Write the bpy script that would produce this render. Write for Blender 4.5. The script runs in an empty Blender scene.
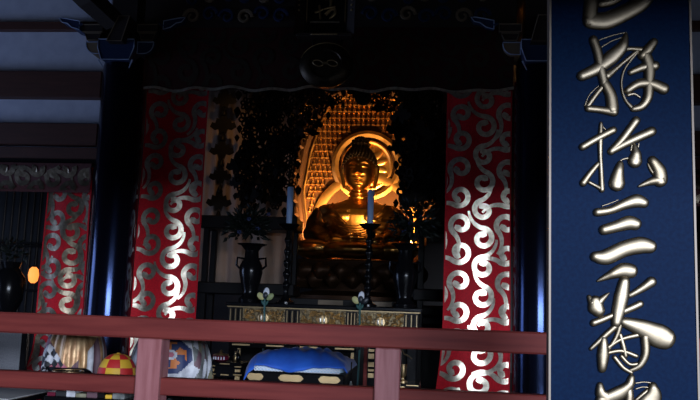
import bpy, bmesh, math, random
from mathutils import Vector, Matrix
sc = bpy.context.scene
col = sc.collection
R = math.radians
PI = math.pi

# ------------------------------------------------------------------ camera
YAW, PITCH, ROLL, FPX = R(6), R(7.75), R(2.05), 800.0
CAM = Vector((0, 0, 1.35))
FW = Vector((-math.sin(YAW)*math.cos(PITCH), math.cos(YAW)*math.cos(PITCH), math.sin(PITCH)))
_r0 = Vector((math.cos(YAW), math.sin(YAW), 0)); _u0 = _r0.cross(FW)
RT = _r0*math.cos(ROLL) + _u0*math.sin(ROLL)
UP = _u0*math.cos(ROLL) - _r0*math.sin(ROLL)
cd = bpy.data.cameras.new('camera'); cam = bpy.data.objects.new('camera', cd); col.objects.link(cam)
cd.sensor_width = 36; cd.lens = FPX/700*36; cd.clip_start = .05
M4 = Matrix((RT, UP, -FW)).transposed().to_4x4(); M4.translation = CAM
cam.matrix_world = M4
sc.camera = cam

def at(x, y, Y):
    """world point on the plane Y seen at photograph pixel (x, y)"""
    d = FW*FPX + RT*(x-350) - UP*(y-200)
    return CAM + d*(Y/d.y)

# ------------------------------------------------------------------ world, daylight, exposure
w = bpy.data.worlds.new('world'); sc.world = w; w.use_nodes = True
bg = w.node_tree.nodes['Background']; bg.inputs[0].default_value = (.35, .5, .9, 1); bg.inputs[1].default_value = .12
sc.view_settings.view_transform = 'Standard'; sc.view_settings.look = 'None'
sc.view_settings.exposure = 0; sc.view_settings.gamma = 1
try: sc.view_settings.use_curve_mapping = False
except Exception: pass

def area(name, loc, size, power, color, aim):
    l = bpy.data.lights.new(name, 'AREA'); l.shape = 'RECTANGLE'; l.size, l.size_y = size
    l.energy = power; l.color = color
    o = bpy.data.objects.new(name, l); col.objects.link(o); o.location = loc
    o.rotation_euler = (Vector(aim)-Vector(loc)).to_track_quat('-Z', 'Z').to_euler()
    return o
# overcast daylight of the open courtyard in front of the hall, seen under the eaves
area('daylight', (4.3, -9.0, 2.70), (7, 1.6), 2700, (.72, .82, 1.0), (4.3, 6, 2.70))
# added bluish fill to brighten the side-bay plaster, entering by an unseen opening
area('fill_side', (-8.6, 5.1, 1.7), (2.0, 1.9), 100, (.42, .58, 1.0), (-3, 6.2, 2.4))

# ------------------------------------------------------------------ materials
MAT = {}
def mat(name, base, rough=.5, metal=0, coat=0, spec=.5, noise=None, bump=None, emit=None, sheen=0):
    m = bpy.data.materials.new(name); m.use_nodes = True; nt = m.node_tree; N = nt.nodes; L = nt.links
    b = N['Principled BSDF']
    b.inputs['Base Color'].default_value = (*base, 1); b.inputs['Roughness'].default_value = rough
    b.inputs['Metallic'].default_value = metal; b.inputs['Coat Weight'].default_value = coat
    b.inputs['Coat Roughness'].default_value = .12
    b.inputs['Specular IOR Level'].default_value = spec
    if sheen: b.inputs['Sheen Weight'].default_value = sheen
    tc = None
    if noise or bump: tc = N.new('ShaderNodeTexCoord')
    if noise:                       # (scale, colour2, low, high, stretch)
        sca, c2, lo, hi = noise[:4]; st = noise[4] if len(noise) > 4 else (1, 1, 1)
        mp = N.new('ShaderNodeMapping'); mp.inputs['Scale'].default_value = st
        n = N.new('ShaderNodeTexNoise'); n.inputs['Scale'].default_value = sca; n.inputs['Detail'].default_value = 5
        cr = N.new('ShaderNodeValToRGB'); cr.color_ramp.elements[0].position = lo; cr.color_ramp.elements[1].position = hi
        cr.color_ramp.elements[0].color = (*base, 1); cr.color_ramp.elements[1].color = (*c2, 1)
        L.new(tc.outputs['Object'], mp.inputs[0]); L.new(mp.outputs[0], n.inputs['Vector'])
        L.new(n.outputs['Fac'], cr.inputs[0]); L.new(cr.outputs[0], b.inputs['Base Color'])
    if bump:                        # (scale, strength, distance, stretch)
        sca, sg, ds = bump[:3]; st = bump[3] if len(bump) > 3 else (1, 1, 1)
        mp = N.new('ShaderNodeMapping'); mp.inputs['Scale'].default_value = st
        n = N.new('ShaderNodeTexNoise'); n.inputs['Scale'].default_value = sca; n.inputs['Detail'].default_value = 3
        bp = N.new('ShaderNodeBump'); bp.inputs['Strength'].default_value = sg; bp.inputs['Distance'].default_value = ds
        L.new(tc.outputs['Object'], mp.inputs[0]); L.new(mp.outputs[0], n.inputs['Vector'])
        L.new(n.outputs['Fac'], bp.inputs['Height']); L.new(bp.outputs[0], b.inputs['Normal'])
    if emit:
        b.inputs['Emission Color'].default_value = (*emit[0], 1); b.inputs['Emission Strength'].default_value = emit[1]
    MAT[name] = m
    return m
mat('lacquer', (.004, .004, .005), .2, spec=.22)
mat('column_lacquer', (.003, .003, .006), .15, spec=.5); MAT['column_lacquer'].node_tree.nodes['Principled BSDF'].inputs['Specular Tint'].default_value = (.28, .42, 1, 1)
mat('lacquer_dull', (.005, .0045, .005), .45, spec=.15)
mat('dark_wood', (.012, .007, .006), .55, noise=(6, (.02, .01, .008), .3, .7, (1, 1, 8)))
mat('beam_wood', (.085, .026, .016), .6, noise=(5, (.06, .018, .011), .3, .7, (.6, 6, 6)), bump=(30, .2, .003, (.2, 4, 4)))
mat('rail_wood', (.20, .038, .032), .5, spec=.10, noise=(4, (.12, .021, .020), .32, .72, (.5, 7, 7)), bump=(60, .15, .002, (.1, 3, 3)))
mat('post_wood', (.36, .145, .15), .42, spec=.2, noise=(5, (.22, .068, .07), .35, .68, (6, 6, .5)), bump=(60, .15, .002, (3, 3, .1)))
mat('plaster', (.60, .64, .78), .85, noise=(9, (.50, .54, .68), .3, .7))
mat('floor_wood', (.03, .016, .012), .35, noise=(4, (.045, .024, .017), .3, .7, (1, 8, 8)))
mat('tatami', (.20, .18, .13), .8, noise=(40, (.16, .14, .10), .35, .65))
mat('gravel', (.07, .07, .075), .9)
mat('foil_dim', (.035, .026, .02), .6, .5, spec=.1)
mat('ceiling_wood', (.02, .013, .010), .7)
mat('earth_wall', (.10, .085, .07), .9)
mat('red_cloth', (.52, .010, .020), .62, spec=.12, noise=(60, (.38, .008, .016), .35, .65), bump=(280, .25, .001), sheen=.1)
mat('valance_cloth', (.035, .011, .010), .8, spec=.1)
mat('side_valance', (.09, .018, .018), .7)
mat('red_cloth_plain', (.40, .02, .02), .6, noise=(30, (.3, .012, .014), .35, .65))
mat('foil', (.88, .80, .65), .35, 1, noise=(28, (.58, .49, .36), .38, .68), bump=(45, .35, .004, (.6, 1, 2.2)))
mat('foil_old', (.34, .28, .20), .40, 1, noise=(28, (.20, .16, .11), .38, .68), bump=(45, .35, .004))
mat('gold_leaf', (.25, .205, .145), .40, 1, noise=(14, (.19, .15, .10), .35, .7), bump=(25, .12, .004))
mat('gold_fitting', (.52, .37, .19), .40, 1, bump=(160, .5, .002))
mat('gold_relief', (.20, .15, .08), .45, 1, noise=(60, (.04, .03, .02), .4, .6), bump=(140, .6, .004))
mat('statue_gold', (.80, .42, .11), .30, 1, noise=(5, (.40, .18, .04), .40, .72), bump=(60, .10, .004))
mat('statue_robe', (.42, .21, .06), .36, 1, noise=(6, (.16, .075, .025), .38, .68), bump=(50, .15, .004))
mat('hair_dark', (.035, .022, .014), .5, .5)
mat('mandorla_gold', (.72, .40, .13), .36, 1, noise=(6, (.34, .17, .05), .4, .7))
mat('mandorla_dark', (.05, .022, .009), .5, .7)
mat('bronze', (.030, .022, .015), .42, .8, noise=(12, (.05, .036, .022), .35, .7))
mat('bronze_line', (.30, .22, .12), .4, .9)
mat('dark_metal', (.010, .008, .006), .45, .3, spec=.15)
mat('board_navy', (.001, .0085, .034), .5, spec=.03, noise=(90, (.0015, .0125, .045), .35, .65))
mat('board_edge', (.26, .21, .17), .5, .2, spec=.2)
mat('candle', (.42, .62, 1.0), .5)
mat('leaf_dark', (.005, .008, .006), .5, spec=.2)
mat('stem_green', (.02, .09, .08), .5)
mat('petal_white', (.72, .74, .80), .5)
mat('petal_yellow', (.55, .52, .22), .5)
mat('petal_green', (.30, .36, .16), .5)
mat('bud_dark', (.01, .014, .02), .4)
mat('curtain', (.34, .24, .18), .8, noise=(3, (.28, .19, .14), .3, .7), bump=(70, .3, .003, (1, 1, .15)))
mat('paint_blue', (.014, .028, .08), .5, spec=.2)
mat('paint_line', (.30, .37, .55), .5, spec=.2)
mat('paint_ochre', (.17, .13, .09), .5, spec=.2)
mat('blue_cloth', (.010, .09, .52), .7, noise=(9, (.012, .13, .66), .35, .7), bump=(40, .45, .006, (1, 1, 1)), sheen=.25)
mat('pale_blue', (.50, .70, .90), .6)
mat('pale_white', (.78, .82, .88), .6)
mat('grey_weave', (.16, .165, .18), .8, noise=(150, (.10, .10, .115), .4, .6))
mat('desk_mat', (.42, .41, .40), .9)
mat('brocade_gold', (.42, .22, .10), .42, .35, noise=(40, (.62, .40, .20), .4, .62, (1, 1, .4)), bump=(60, .4, .004))
mat('patch_white', (.60, .60, .63), .6, noise=(20, (.42, .42, .46), .4, .6))
mat('patch_grey', (.20, .205, .20), .6, noise=(22, (.11, .115, .11), .4, .6))
mat('patch_olive', (.17, .16, .10), .6, noise=(20, (.26, .24, .16), .4, .6))
mat('patch_black', (.012, .012, .014), .6)
mat('patch_purple', (.12, .06, .075), .6)
mat('patch_pink', (.42, .12, .16), .6)
mat('patch_navy', (.018, .03, .10), .6)
mat('patch_orange', (.55, .16, .035), .6)
mat('patch_red', (.52, .02, .02), .6)
mat('patch_yellow', (.72, .42, .03), .6)
mat('red_lacquer', (.13, .012, .03), .25, coat=.3)
mat('lantern_glow', (.9, .35, .08), .6, emit=((1, .28, .05), 1.6))
mat('silver', (.7, .7, .72), .3, 1)

# ------------------------------------------------------------------ mesh builder
ORG = {}
class MB:
    def __init__(s): s.v = []; s.f = []; s.m = []
    def add(s, v, f, mi=0):
        o = len(s.v); s.v += [tuple(p) for p in v]; s.f += [tuple(i+o for i in q) for q in f]
        s.m += [mi]*len(f) if isinstance(mi, int) else list(mi); return s
    def box(s, x0, x1, y0, y1, z0, z1, mi=0, bev=0):
        if bev:
            b = bev; vs = []
            # chamfered box: 24 vertices
            bm = bmesh.new(); bmesh.ops.create_cube(bm, size=1)
            for q in bm.verts: q.co = Vector(((x0+x1)/2+q.co.x*(x1-x0), (y0+y1)/2+q.co.y*(y1-y0), (z0+z1)/2+q.co.z*(z1-z0)))
            bmesh.ops.bevel(bm, geom=bm.edges[:], offset=b, segments=1, affect='EDGES')
            bm.verts.index_update()
            s.add([q.co[:] for q in bm.verts], [[q.index for q in f.verts] for f in bm.faces], mi); bm.free(); return s
        s.add([(x0,y0,z0),(x1,y0,z0),(x1,y1,z0),(x0,y1,z0),(x0,y0,z1),(x1,y0,z1),(x1,y1,z1),(x0,y1,z1)],
              [(0,3,2,1),(4,5,6,7),(0,1,5,4),(1,2,6,5),(2,3,7,6),(3,0,4,7)], mi); return s
    def lathe(s, prof, cx=0, cy=0, n=20, mi=0, sy=1):
        v = []; f = []
        for r, z in prof:
            for k in range(n):
                a = 2*PI*k/n; v.append((cx+r*math.cos(a), cy+sy*r*math.sin(a), z))
        for i in range(len(prof)-1):
            for k in range(n):
                k2 = (k+1) % n; f.append((i*n+k, i*n+k2, (i+1)*n+k2, (i+1)*n+k))
        f.append(tuple(range(n))[::-1]); f.append(tuple((len(prof)-1)*n+k for k in range(n)))
        return s.add(v, f, mi)
    def tube(s, pts, rad, n=8, mi=0, closed=False):
        pts = [Vector(p) for p in pts]; m = len(pts)
        if not hasattr(rad, '__len__'): rad = [rad]*m
        v = []; f = []; prev = None
        for i, p in enumerate(pts):
            if closed: t = pts[(i+1) % m]-pts[i-1]
            else: t = pts[min(i+1, m-1)]-pts[max(i-1, 0)]
            t.normalize()
            if prev is None:
                a = Vector((0, 1, 0)) if abs(t.y) < .9 else Vector((0, 0, 1))
                prev = a - t*a.dot(t)
            else: prev = prev - t*prev.dot(t)
            prev.normalize(); b = t.cross(prev)
            for k in range(n):
                a = 2*PI*k/n; v.append(p+(prev*math.cos(a)+b*math.sin(a))*rad[i])
        for i in range(m if closed else m-1):
            j = (i+1) % m
            for k in range(n):
                k2 = (k+1) % n; f.append((i*n+k, i*n+k2, j*n+k2, j*n+k))
        if not closed: f.append(tuple(range(n))[::-1]); f.append(tuple((m-1)*n+k for k in range(n)))
        return s.add(v, f, mi)
    def prism(s, pts, y0, y1, mi=0):           # outline in X,Z extruded along Y
        n = len(pts); v = [(x, y0, z) for x, z in pts]+[(x, y1, z) for x, z in pts]
        f = [tuple(range(n)), tuple(range(2*n-1, n-1, -1))]
        for k in range(n): k2 = (k+1) % n; f.append((k, k+n, k2+n, k2))
        return s.add(v, f, mi)
    def ell(s, c, r, nu=16, nv=10, mi=0):
        v = []; f = []
        for i in range(nv+1):
            t = PI*i/nv
            for k in range(nu):
                a = 2*PI*k/nu
                v.append((c[0]+r[0]*math.sin(t)*math.cos(a), c[1]+r[1]*math.sin(t)*math.sin(a), c[2]+r[2]*math.cos(t)))
        for i in range(nv):
            for k in range(nu):
                k2 = (k+1) % nu; f.append((i*nu+k, (i+1)*nu+k, (i+1)*nu+k2, i*nu+k2))
        return s.add(v, f, mi)
    def loft(s, rings, cap=True, mi=0):
        n = len(rings[0]); v = [p for r in rings for p in r]; f = []
        for i in range(len(rings)-1):
            for k in range(n):
                k2 = (k+1) % n; f.append((i*n+k, i*n+k2, (i+1)*n+k2, (i+1)*n+k))
        if cap: f.append(tuple(range(n))[::-1]); f.append(tuple((len(rings)-1)*n+k for k in range(n)))
        return s.add(v, f, mi)
    def grid(s, fn, nu, nv, mi=0):
        v = [fn(i/nu, j/nv) for j in range(nv+1) for i in range(nu+1)]
        f = [(j*(nu+1)+i, j*(nu+1)+i+1, (j+1)*(nu+1)+i+1, (j+1)*(nu+1)+i) for j in range(nv) for i in range(nu)]
        m = mi if isinstance(mi, int) else [mi((i+.5)/nu, (j+.5)/nv) for j in range(nv) for i in range(nu)]
        return s.add(v, f, m)
    def mesh(s, name, mats, org=(0, 0, 0), smooth=True, ang=40):
        me = bpy.data.meshes.new(name); o = Vector(org)
        me.from_pydata([tuple(Vector(p)-o) for p in s.v], [], s.f)
        for m in (mats if isinstance(mats, (list, tuple)) else [mats]): me.materials.append(MAT[m])
        me.polygons.foreach_set('material_index', s.m)
        if smooth:
            me.polygons.foreach_set('use_smooth', [True]*len(me.polygons))
            me.set_sharp_from_angle(angle=R(ang))
        me.update(); return me
    def part(s, name, mats, parent, smooth=True, ang=40, kind=None, label=None):
        o = bpy.data.objects.new(name, s.mesh(name, mats, ORG[parent], smooth, ang)); col.objects.link(o)
        o.parent = parent; ORG[o] = ORG[parent]
        if kind: o['kind'] = kind
        if label: o['label'] = label
        return o
    def solo(s, name, mats, label, cat, org=None, group=None, smooth=True, ang=40):
        if org is None:
            xs, ys, zs = zip(*s.v); org = ((min(xs)+max(xs))/2, (min(ys)+max(ys))/2, min(zs))
        o = bpy.data.objects.new(name, s.mesh(name, mats, org, smooth, ang)); col.objects.link(o); o.location = org
        ORG[o] = Vector(org); o['label'] = label; o['category'] = cat
        if group: o['group'] = group
        return o
    def struct(s, name, mats, smooth=False, ang=30):
        o = bpy.data.objects.new(name, s.mesh(name, mats, (0, 0, 0), smooth, ang)); col.objects.link(o)
        ORG[o] = Vector((0, 0, 0)); o['kind'] = 'structure'; return o
def thing(name, label, cat, loc, group=None):
    o = bpy.data.objects.new(name, None); col.objects.link(o); o.location = loc; ORG[o] = Vector(loc)
    o.empty_display_size = .1
    o['label'] = label; o['category'] = cat
    if group: o['group'] = group
    return o
def copy_tree(o, parent=None, loc=None, label=None):
    c = o.copy(); col.objects.link(c); c.parent = parent
    if loc is not None: c.location = loc
    if label: c['label'] = label
    for ch in list(o.children): copy_tree(ch, c)
    return c

AX = -.95            # axis of the hall
FZ = .45             # inner floor
YC = 7.0             # column line

# ------------------------------------------------------------------ setting
MB().box(-8, 7, -.85, 3.4, -.1, 0).struct('floor', 'tatami')
MB().box(-12, 11, -14, -.85, -.12, -.02).struct('floor_courtyard', 'gravel')
fi = MB().box(-8, 7, 3.4, 13, -.1, FZ-.002).struct('floor_inner', 'floor_wood')
for i in range(0, 50):
    x = -8+i*.3
    MB().box(x+.003, x+.297, 3.4, 13, FZ-.002, FZ).part('floorboard', 'floor_wood', fi, False)
MB().box(-8, 7, -.85, 13, 4.75, 4.9).struct('ceiling', 'ceiling_wood')
MB().box(-8, 7, 12.9, 13.0, 0, 4.75).struct('wall_back', 'dark_wood')
MB().box(-8.1, -8, -.85, 3.9, 0, 4.75).box(-8.1, -8, 6.3, 13, 0, 4.75).box(-8.1, -8, 3.9, 6.3, 2.8, 4.75).struct('wall_left', 'dark_wood')  # opening added in the unseen left wall to let the side fill through
MB().box(7, 7.1, -.85, 13, 0, 4.75).struct('wall_right', 'dark_wood')
LINTEL = 2.20
MB().box(-8, 7, -.85, -.7, LINTEL, 4.75).box(-8, -6.4, -.85, -.7, 0, LINTEL).box(4.6, 7, -.85, -.7, 0, LINTEL).struct('wall_front', 'dark_wood')

# transoms beside the main bay (plaster between nuki beams)
zb = [at(50, y, YC).z for y in (23, 31, 73, 99, 124.5, 146, 148, 159.5)]
def side_bay(name, x0, x1):
    s = MB().box(x0, x1, YC+.03, YC+.08, zb[7], 4.75).struct(name, 'plaster')
    MB().box(x0, x1, YC-.07, YC+.12, zb[3], zb[2], bev=.008).part('beam', 'beam_wood', s, False)
    MB().box(x0, x1, YC-.07, YC+.12, zb[5], zb[4], bev=.008).part('beam', 'beam_wood', s, False)
    MB().box(x0, x1, YC-.05, YC+.10, zb[7], zb[6], bev=.005).part('beam', 'beam_wood', s, False)
    MB().box(x0, x1, YC-.04, YC+.06, zb[1], zb[0], bev=.004).part('beam', 'beam_wood', s, False)
    MB().box(x0, x1, YC-.04, YC+.10, zb[7]-.04, zb[7]).part('curtain_rod', 'lacquer_dull', s, False)
    return s
side_bay('wall_transom_left', -6.6, -3.085)
side_bay('wall_transom_right', 1.20, 4.7)
# ceiling ribs over the side bay
for n_, x in (('trim_1', -3.35), ('trim_2', 1.45)):
    MB().box(x-.10, x+.24, 5.2, YC-.1, 4.35, 4.75).struct(n_, 'ceiling_wood')
MB().tube([at(114, 22, 6.72), at(88, -2, 6.45), at(58, -32, 6.2)], [.10, .11, .11], 4).struct('trim_4', 'ceiling_wood')
# lintel beam of the main bay above the valance
hb = MB().box(-2.7, .7, YC-.10, YC+.10, 3.86, 4.75).struct('trim_3', 'dark_wood')

# ------------------------------------------------------------------ columns with bracket sets
def outlined(name, pts, y0, y1, parent, m, lm='paint_line', w=.0055):
    o = MB().prism(pts, y0, y1).part(name, m, parent, False)
    MB().tube([(x, y0-.001, z) for x, z in pts], w, 4, closed=True).part('edge_line', lm, o, False)
    return o
def column(cx, side, label):
    t = thing('column', label, 'column', (cx, YC, FZ))
    r = .203
    zt = 3.60
    MB().lathe([(r+.05, FZ), (r+.05, FZ+.06), (r+.01, FZ+.09)], cx, YC, 32).part('base_ring', 'dark_metal', t)
    MB().lathe([(r, FZ+.09), (r, zt-.12), (r-.03, zt)], cx, YC, 40).part('shaft', 'column_lacquer', t)
    bx = lambda dx: cx+dx
    y0 = YC-.24
    # (dx outward from hall axis is +side)
    s = side
    def q(l): return [(cx+s*a, z) for a, z in l]
    z1 = zt
    # big bearing block
    outlined('bearing_block', q([(-.17, z1+.02), (-.13, z1-.09), (.13, z1-.09), (.17, z1+.02), (.17, z1+.10), (-.17, z1+.10)]), y0-.02, YC+.2, t, 'paint_blue')
    # lateral bracket arms with rounded noses
    def arm(sg):
        pts = [(.17*sg, z1+.10), (.17*sg, z1-.01)]
        for k in range(6):
            a = k/5*PI/2
            pts.append((sg*(.23+.09*math.sin(a)), z1-.01+.09*(1-math.cos(a))))
        pts.append((sg*.32, z1+.10))
        return pts
    for sg in (1, -1):
        outlined('bracket_arm', q(arm(sg)), y0+.06, YC+.12, t, 'paint_ochre' if sg*s < 0 else 'paint_blue')
        outlined('small_block', q([(sg*.18, z1+.18), (sg*.205, z1+.115), (sg*.31, z1+.115), (sg*.335, z1+.18)]), y0+.05, YC+.12, t, 'dark_wood', 'paint_ochre')
        outlined('cap_block', q([(sg*.165, z1+.19), (sg*.355, z1+.19), (sg*.355, z1+.26), (sg*.165, z1+.26)]), y0+.04, YC+.14, t, 'dark_wood', 'paint_ochre')
        nose = [(sg*.40, z1+.30), (sg*.40, z1+.22), (sg*.47, z1+.24), (sg*.52, z1+.28), (sg*.57, z1+.29), (sg*.60, z1+.33), (sg*.56, z1+.33), (sg*.50, z1+.32)]
        outlined('carved_nose', q(nose), y0+.06, YC+.05, t, 'paint_blue', 'paint_line')
        MB().tube([(cx+s*sg*.365, y0+.05, z1+.27), (cx+s*sg*.40, y0+.05, z1+.25)], .012, 6).part('tenon', 'paint_blue', t)
    # slanted tail piece over the block, and the carved support below
    outlined('tail_rafter', q([(-.09, z1+.05), (-.15, z1+.28), (-.05, z1+.28), (.05, z1+.05)] if s < 0 else [(-.10, z1+.05), (-.04, z1+.28), (.10, z1+.28), (.06, z1+.05)]), y0-.12, YC-.1, t, 'dark_wood', 'paint_ochre')
    for sg in (1, -1):
        MB().tube([(cx+sg*.16, y0-.01, z1-.09), (cx+sg*.12, y0+.02, z1-.16)], [.008, .004], 6).part('strut', 'paint_line', t)
    MB().box(cx-.12, cx+.12, YC-.12, YC+.12, z1+.10, 4.75).part('post_stub', 'dark_wood', t, False)
    return t
column(-2.89, -1, 'black lacquered round column beside the white plaster transom')
column(.895, 1, 'black lacquered round column partly behind the navy signboard')

# carved painted frieze on the lintel
random.seed(4)
for i in range(34):
    x = -2.25+ (i % 17)*.165; z = 3.98+(i//17)*.17+random.uniform(-.02, .02); dr = random.choice((-1, 1))
    pts = []
    for k in range(15):
        a = k/14*2*PI*1.2; rr = .075*(1-.75*k/14)
        pts.append((x+dr*rr*math.cos(a), YC-.112, z+rr*math.sin(a)))
    if x > -2.3 and x < .45 and not (-1.3 < x < -.72 ):
        MB().tube(pts, [.02*(1-.5*k/14) for k in range(15)], 5).part('carved_wave', 'paint_blue' if i % 3 else 'paint_ochre', hb)

# ------------------------------------------------------------------ brocade banners and valances
def scroll_strip(pts, wd):
    """left / right border points of a band along pts (u, z)"""
    L_, R_ = [], []
    for i, p in enumerate(pts):
        a = pts[max(i-1, 0)]; b = pts[min(i+1, len(pts)-1)]
        tx, tz = b[0]-a[0], b[1]-a[1]; l = math.hypot(tx, tz) or 1
        nx, nz = -tz/l, tx/l
        L_.append((p[0]+nx*wd[i]/2, p[1]+nz*wd[i]/2)); R_.append((p[0]-nx*wd[i]/2, p[1]-nz*wd[i]/2))
    return L_, R_
def spiral_band(cx, cz, r, dr, phase, width, turns=1.15, tail=.13):
    pts = []; n = 30
    for k in range(n+1):
        t = k/n; a = phase+dr*2*PI*turns*t
        rr = r*(1-.70*t)
        pts.append((cx+rr*math.cos(a), cz+rr*math.sin(a)))
    # tail leaving the spiral outward with a counter curve
    tx, tz = pts[0][0]-pts[1][0], pts[0][1]-pts[1][1]; l = math.hypot(tx, tz); tx /= l; tz /= l
    ta = math.atan2(tz, tx); p = pts[0]; tl = []
    for k in range(8):
        ta += dr*.16; p = (p[0]+math.cos(ta)*tail/8, p[1]+math.sin(ta)*tail/8); tl.append(p)
    pts = tl[::-1]+pts
    N = len(pts); wd = []
    for i in range(N):
        t = i/(N-1)
        wd.append(width*(.45+.55*min(1, t*4)) * (1 if t < .86 else (1+.35*math.sin((t-.86)/.14*PI/1.0)) ) * (1 if t < .97 else .75))
    return pts, wd
def banner(name, label, x0, x1, zt, zb_, Y, flare=(0, 0), phase=0, cellw=.205, cellh=.25, foil='foil', seed=1, wave=.018, hem=False, hem_m='foil', cloth='red_cloth', group=None, cat='banner', r=.092, width=.047):
    t = thing(name, label, cat, ((x0+x1)/2, Y, zb_), group)
    W = x1-x0; H = zt-zb_
    def S(x, z, off=0):                     # x,z on the flat cloth -> world
        v = (zt-z)/H; u = (x-x0)/W
        fl = max(0, (v-.72)/.28)**2
        X = x + fl*(flare[0]*(1-u)+flare[1]*u)
        yy = Y + wave*math.sin(u*9+phase)*(.3+.7*v) + .012*math.sin(v*7+u*3+phase)
        return (X, yy-off, z)
    g = MB().grid(lambda a, b: S(x0+a*W, zt-b*H), 30, max(8, int(40*H/2.5)))
    g.grid(lambda a, b: S(x1-a*W, zt-b*H, -.006), 30, max(8, int(40*H/2.5)))
    g.part('cloth', cloth, t)
    rnd = random.Random(seed)
    nc = int(W/cellw)+3; nr = int(H/cellh)+3
    sm = MB()
    for c in range(nc):
        for j in range(nr):
            cx = x0 + (c-.35)*cellw + rnd.uniform(-.008, .008)
            cz = zt - (j-.3)*cellh - (cellh*.5 if c % 2 else 0) + rnd.uniform(-.008, .008)
            dr = 1 if (c+j) % 2 else -1
            ph = PI*.5 + (0 if dr > 0 else PI*.0) + rnd.uniform(-.25, .25) + (PI*.75 if c % 2 else 0)
            pts, wd = spiral_band(cx, cz, r*rnd.uniform(.95, 1.08), dr, ph, width, tail=.20)
            L_, R_ = scroll_strip(pts, wd)
            for i in range(len(pts)-1):
                quad = [L_[i], L_[i+1], R_[i+1], R_[i]]
                if any(z > zt-.01 or z < zb_+.01 for x, z in quad): continue
                xs = [x for x, z in quad]
                if max(xs) < x0+.008 or min(xs) > x1-.008: continue
                quad = [(min(max(x, x0+.008), x1-.008), z) for x, z in quad]
                sm.add([S(x, z, .004) for x, z in quad], [(0, 1, 2, 3)])
    sm.part('gold_scroll_pattern', foil, t, ang=180)
    # hem strips
    for xx in ((x0, x0+.012), (x1-.012, x1)):
        MB().grid(lambda a, b: S(xx[0]+a*(xx[1]-xx[0]), zt-b*H, .007), 1, 24).part('side_hem', cloth, t)
    if hem:
        def E(a, b):
            x = x0+a*W
            z = zb_ - .012 + .022*math.sin(a*41+1)*math.sin(a*17) + b*.026
            p = S(min(max(x, x0), x1), zb_, .012+.010*math.sin(a*60)); return (p[0], p[1], z)
        MB().grid(E, 160, 1).part('gold_hem', hem_m, t)
    return t
# main bay valance
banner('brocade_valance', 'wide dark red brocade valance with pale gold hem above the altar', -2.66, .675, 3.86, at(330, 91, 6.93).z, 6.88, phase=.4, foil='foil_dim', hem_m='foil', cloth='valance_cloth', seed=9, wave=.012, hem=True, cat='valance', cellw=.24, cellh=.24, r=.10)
xl0, xl1 = at(139, 204, 7.05).x, at(202, 204, 7.05).x
xr0, xr1 = at(445, 204, 7.05).x, at(511, 204, 7.05).x
banner('brocade_banner', 'long red banner with gold scrolls beside the beige curtain and altar', xl0, xl1, 3.42, .56, 7.05, flare=(.0, .0), phase=.2, seed=3)
banner('brocade_banner', 'long red banner with gold scrolls next to the signboard and column', xr0, xr1, 3.42, .56, 7.05, flare=(-.07, .0), phase=2.1, seed=6)
# side bay valance and banner
sz0, sz1 = at(45, 163, 6.9).z, at(45, 192, 6.9).z
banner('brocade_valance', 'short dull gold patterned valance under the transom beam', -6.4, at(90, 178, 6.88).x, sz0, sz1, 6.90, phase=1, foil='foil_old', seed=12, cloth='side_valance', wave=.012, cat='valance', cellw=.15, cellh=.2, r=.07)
sx0, sx1 = at(41, 260, 6.98).x, at(86.5, 260, 6.98).x
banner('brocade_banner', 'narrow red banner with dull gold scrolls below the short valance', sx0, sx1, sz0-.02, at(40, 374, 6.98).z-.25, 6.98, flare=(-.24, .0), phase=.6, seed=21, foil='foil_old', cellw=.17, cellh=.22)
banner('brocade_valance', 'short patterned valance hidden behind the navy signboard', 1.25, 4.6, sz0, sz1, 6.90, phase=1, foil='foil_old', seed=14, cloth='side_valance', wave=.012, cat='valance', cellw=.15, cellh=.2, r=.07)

# ------------------------------------------------------------------ domed brush strokes
def stroke(mb, pts, wd, mapf, h=.32, sub=6, hmax=.016, mi=0):
    """domed brush stroke through pts (2-D), widths wd, mapf(x, y, height) -> world"""
    P = []; W = []
    n = len(pts)
    for i in range(n-1):
        p0 = pts[max(i-1, 0)]; p1 = pts[i]; p2 = pts[i+1]; p3 = pts[min(i+2, n-1)]
        for k in range(sub):
            t = k/sub
            f = lambda a, b, c, d: .5*((2*b)+(-a+c)*t+(2*a-5*b+4*c-d)*t*t+(-a+3*b-3*c+d)*t**3)
            P.append((f(p0[0], p1[0], p2[0], p3[0]), f(p0[1], p1[1], p2[1], p3[1]))); W.append(wd[i]*(1-t)+wd[i+1]*t)
    P.append(pts[-1]); W.append(wd[-1])
    # rounded ends
    def ext(a, b, wv):
        dx, dy = a[0]-b[0], a[1]-b[1]; l = math.hypot(dx, dy) or 1
        return [(a[0]+dx/l*wv/2*s, a[1]+dy/l*wv/2*s) for s in (.5, .85, 1.0)], [wv*s for s in (.87, .53, .04)]
    e, ew = ext(P[-1], P[-2], W[-1]); b_, bw = ext(P[0], P[1], W[0])
    P = b_[::-1]+P+e; W = bw[::-1]+W+ew
    m = len(P); K = 10; v = []; f = []
    for i, p in enumerate(P):
        a = P[max(i-1, 0)]; b = P[min(i+1, m-1)]; tx, ty = b[0]-a[0], b[1]-a[1]; l = math.hypot(tx, ty) or 1
        nx, ny = -ty/l, tx/l
        for k in range(K+1):
            c = math.cos(PI*k/K); s_ = math.sin(PI*k/K)
            v.append(mapf(p[0]+nx*W[i]/2*c, p[1]+ny*W[i]/2*c, s_**.62, W[i]))
    for i in range(m-1):
        for k in range(K):
            f.append((i*(K+1)+k, i*(K+1)+k+1, (i+1)*(K+1)+k+1, (i+1)*(K+1)+k))
    mb.add(v, f, mi)

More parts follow.
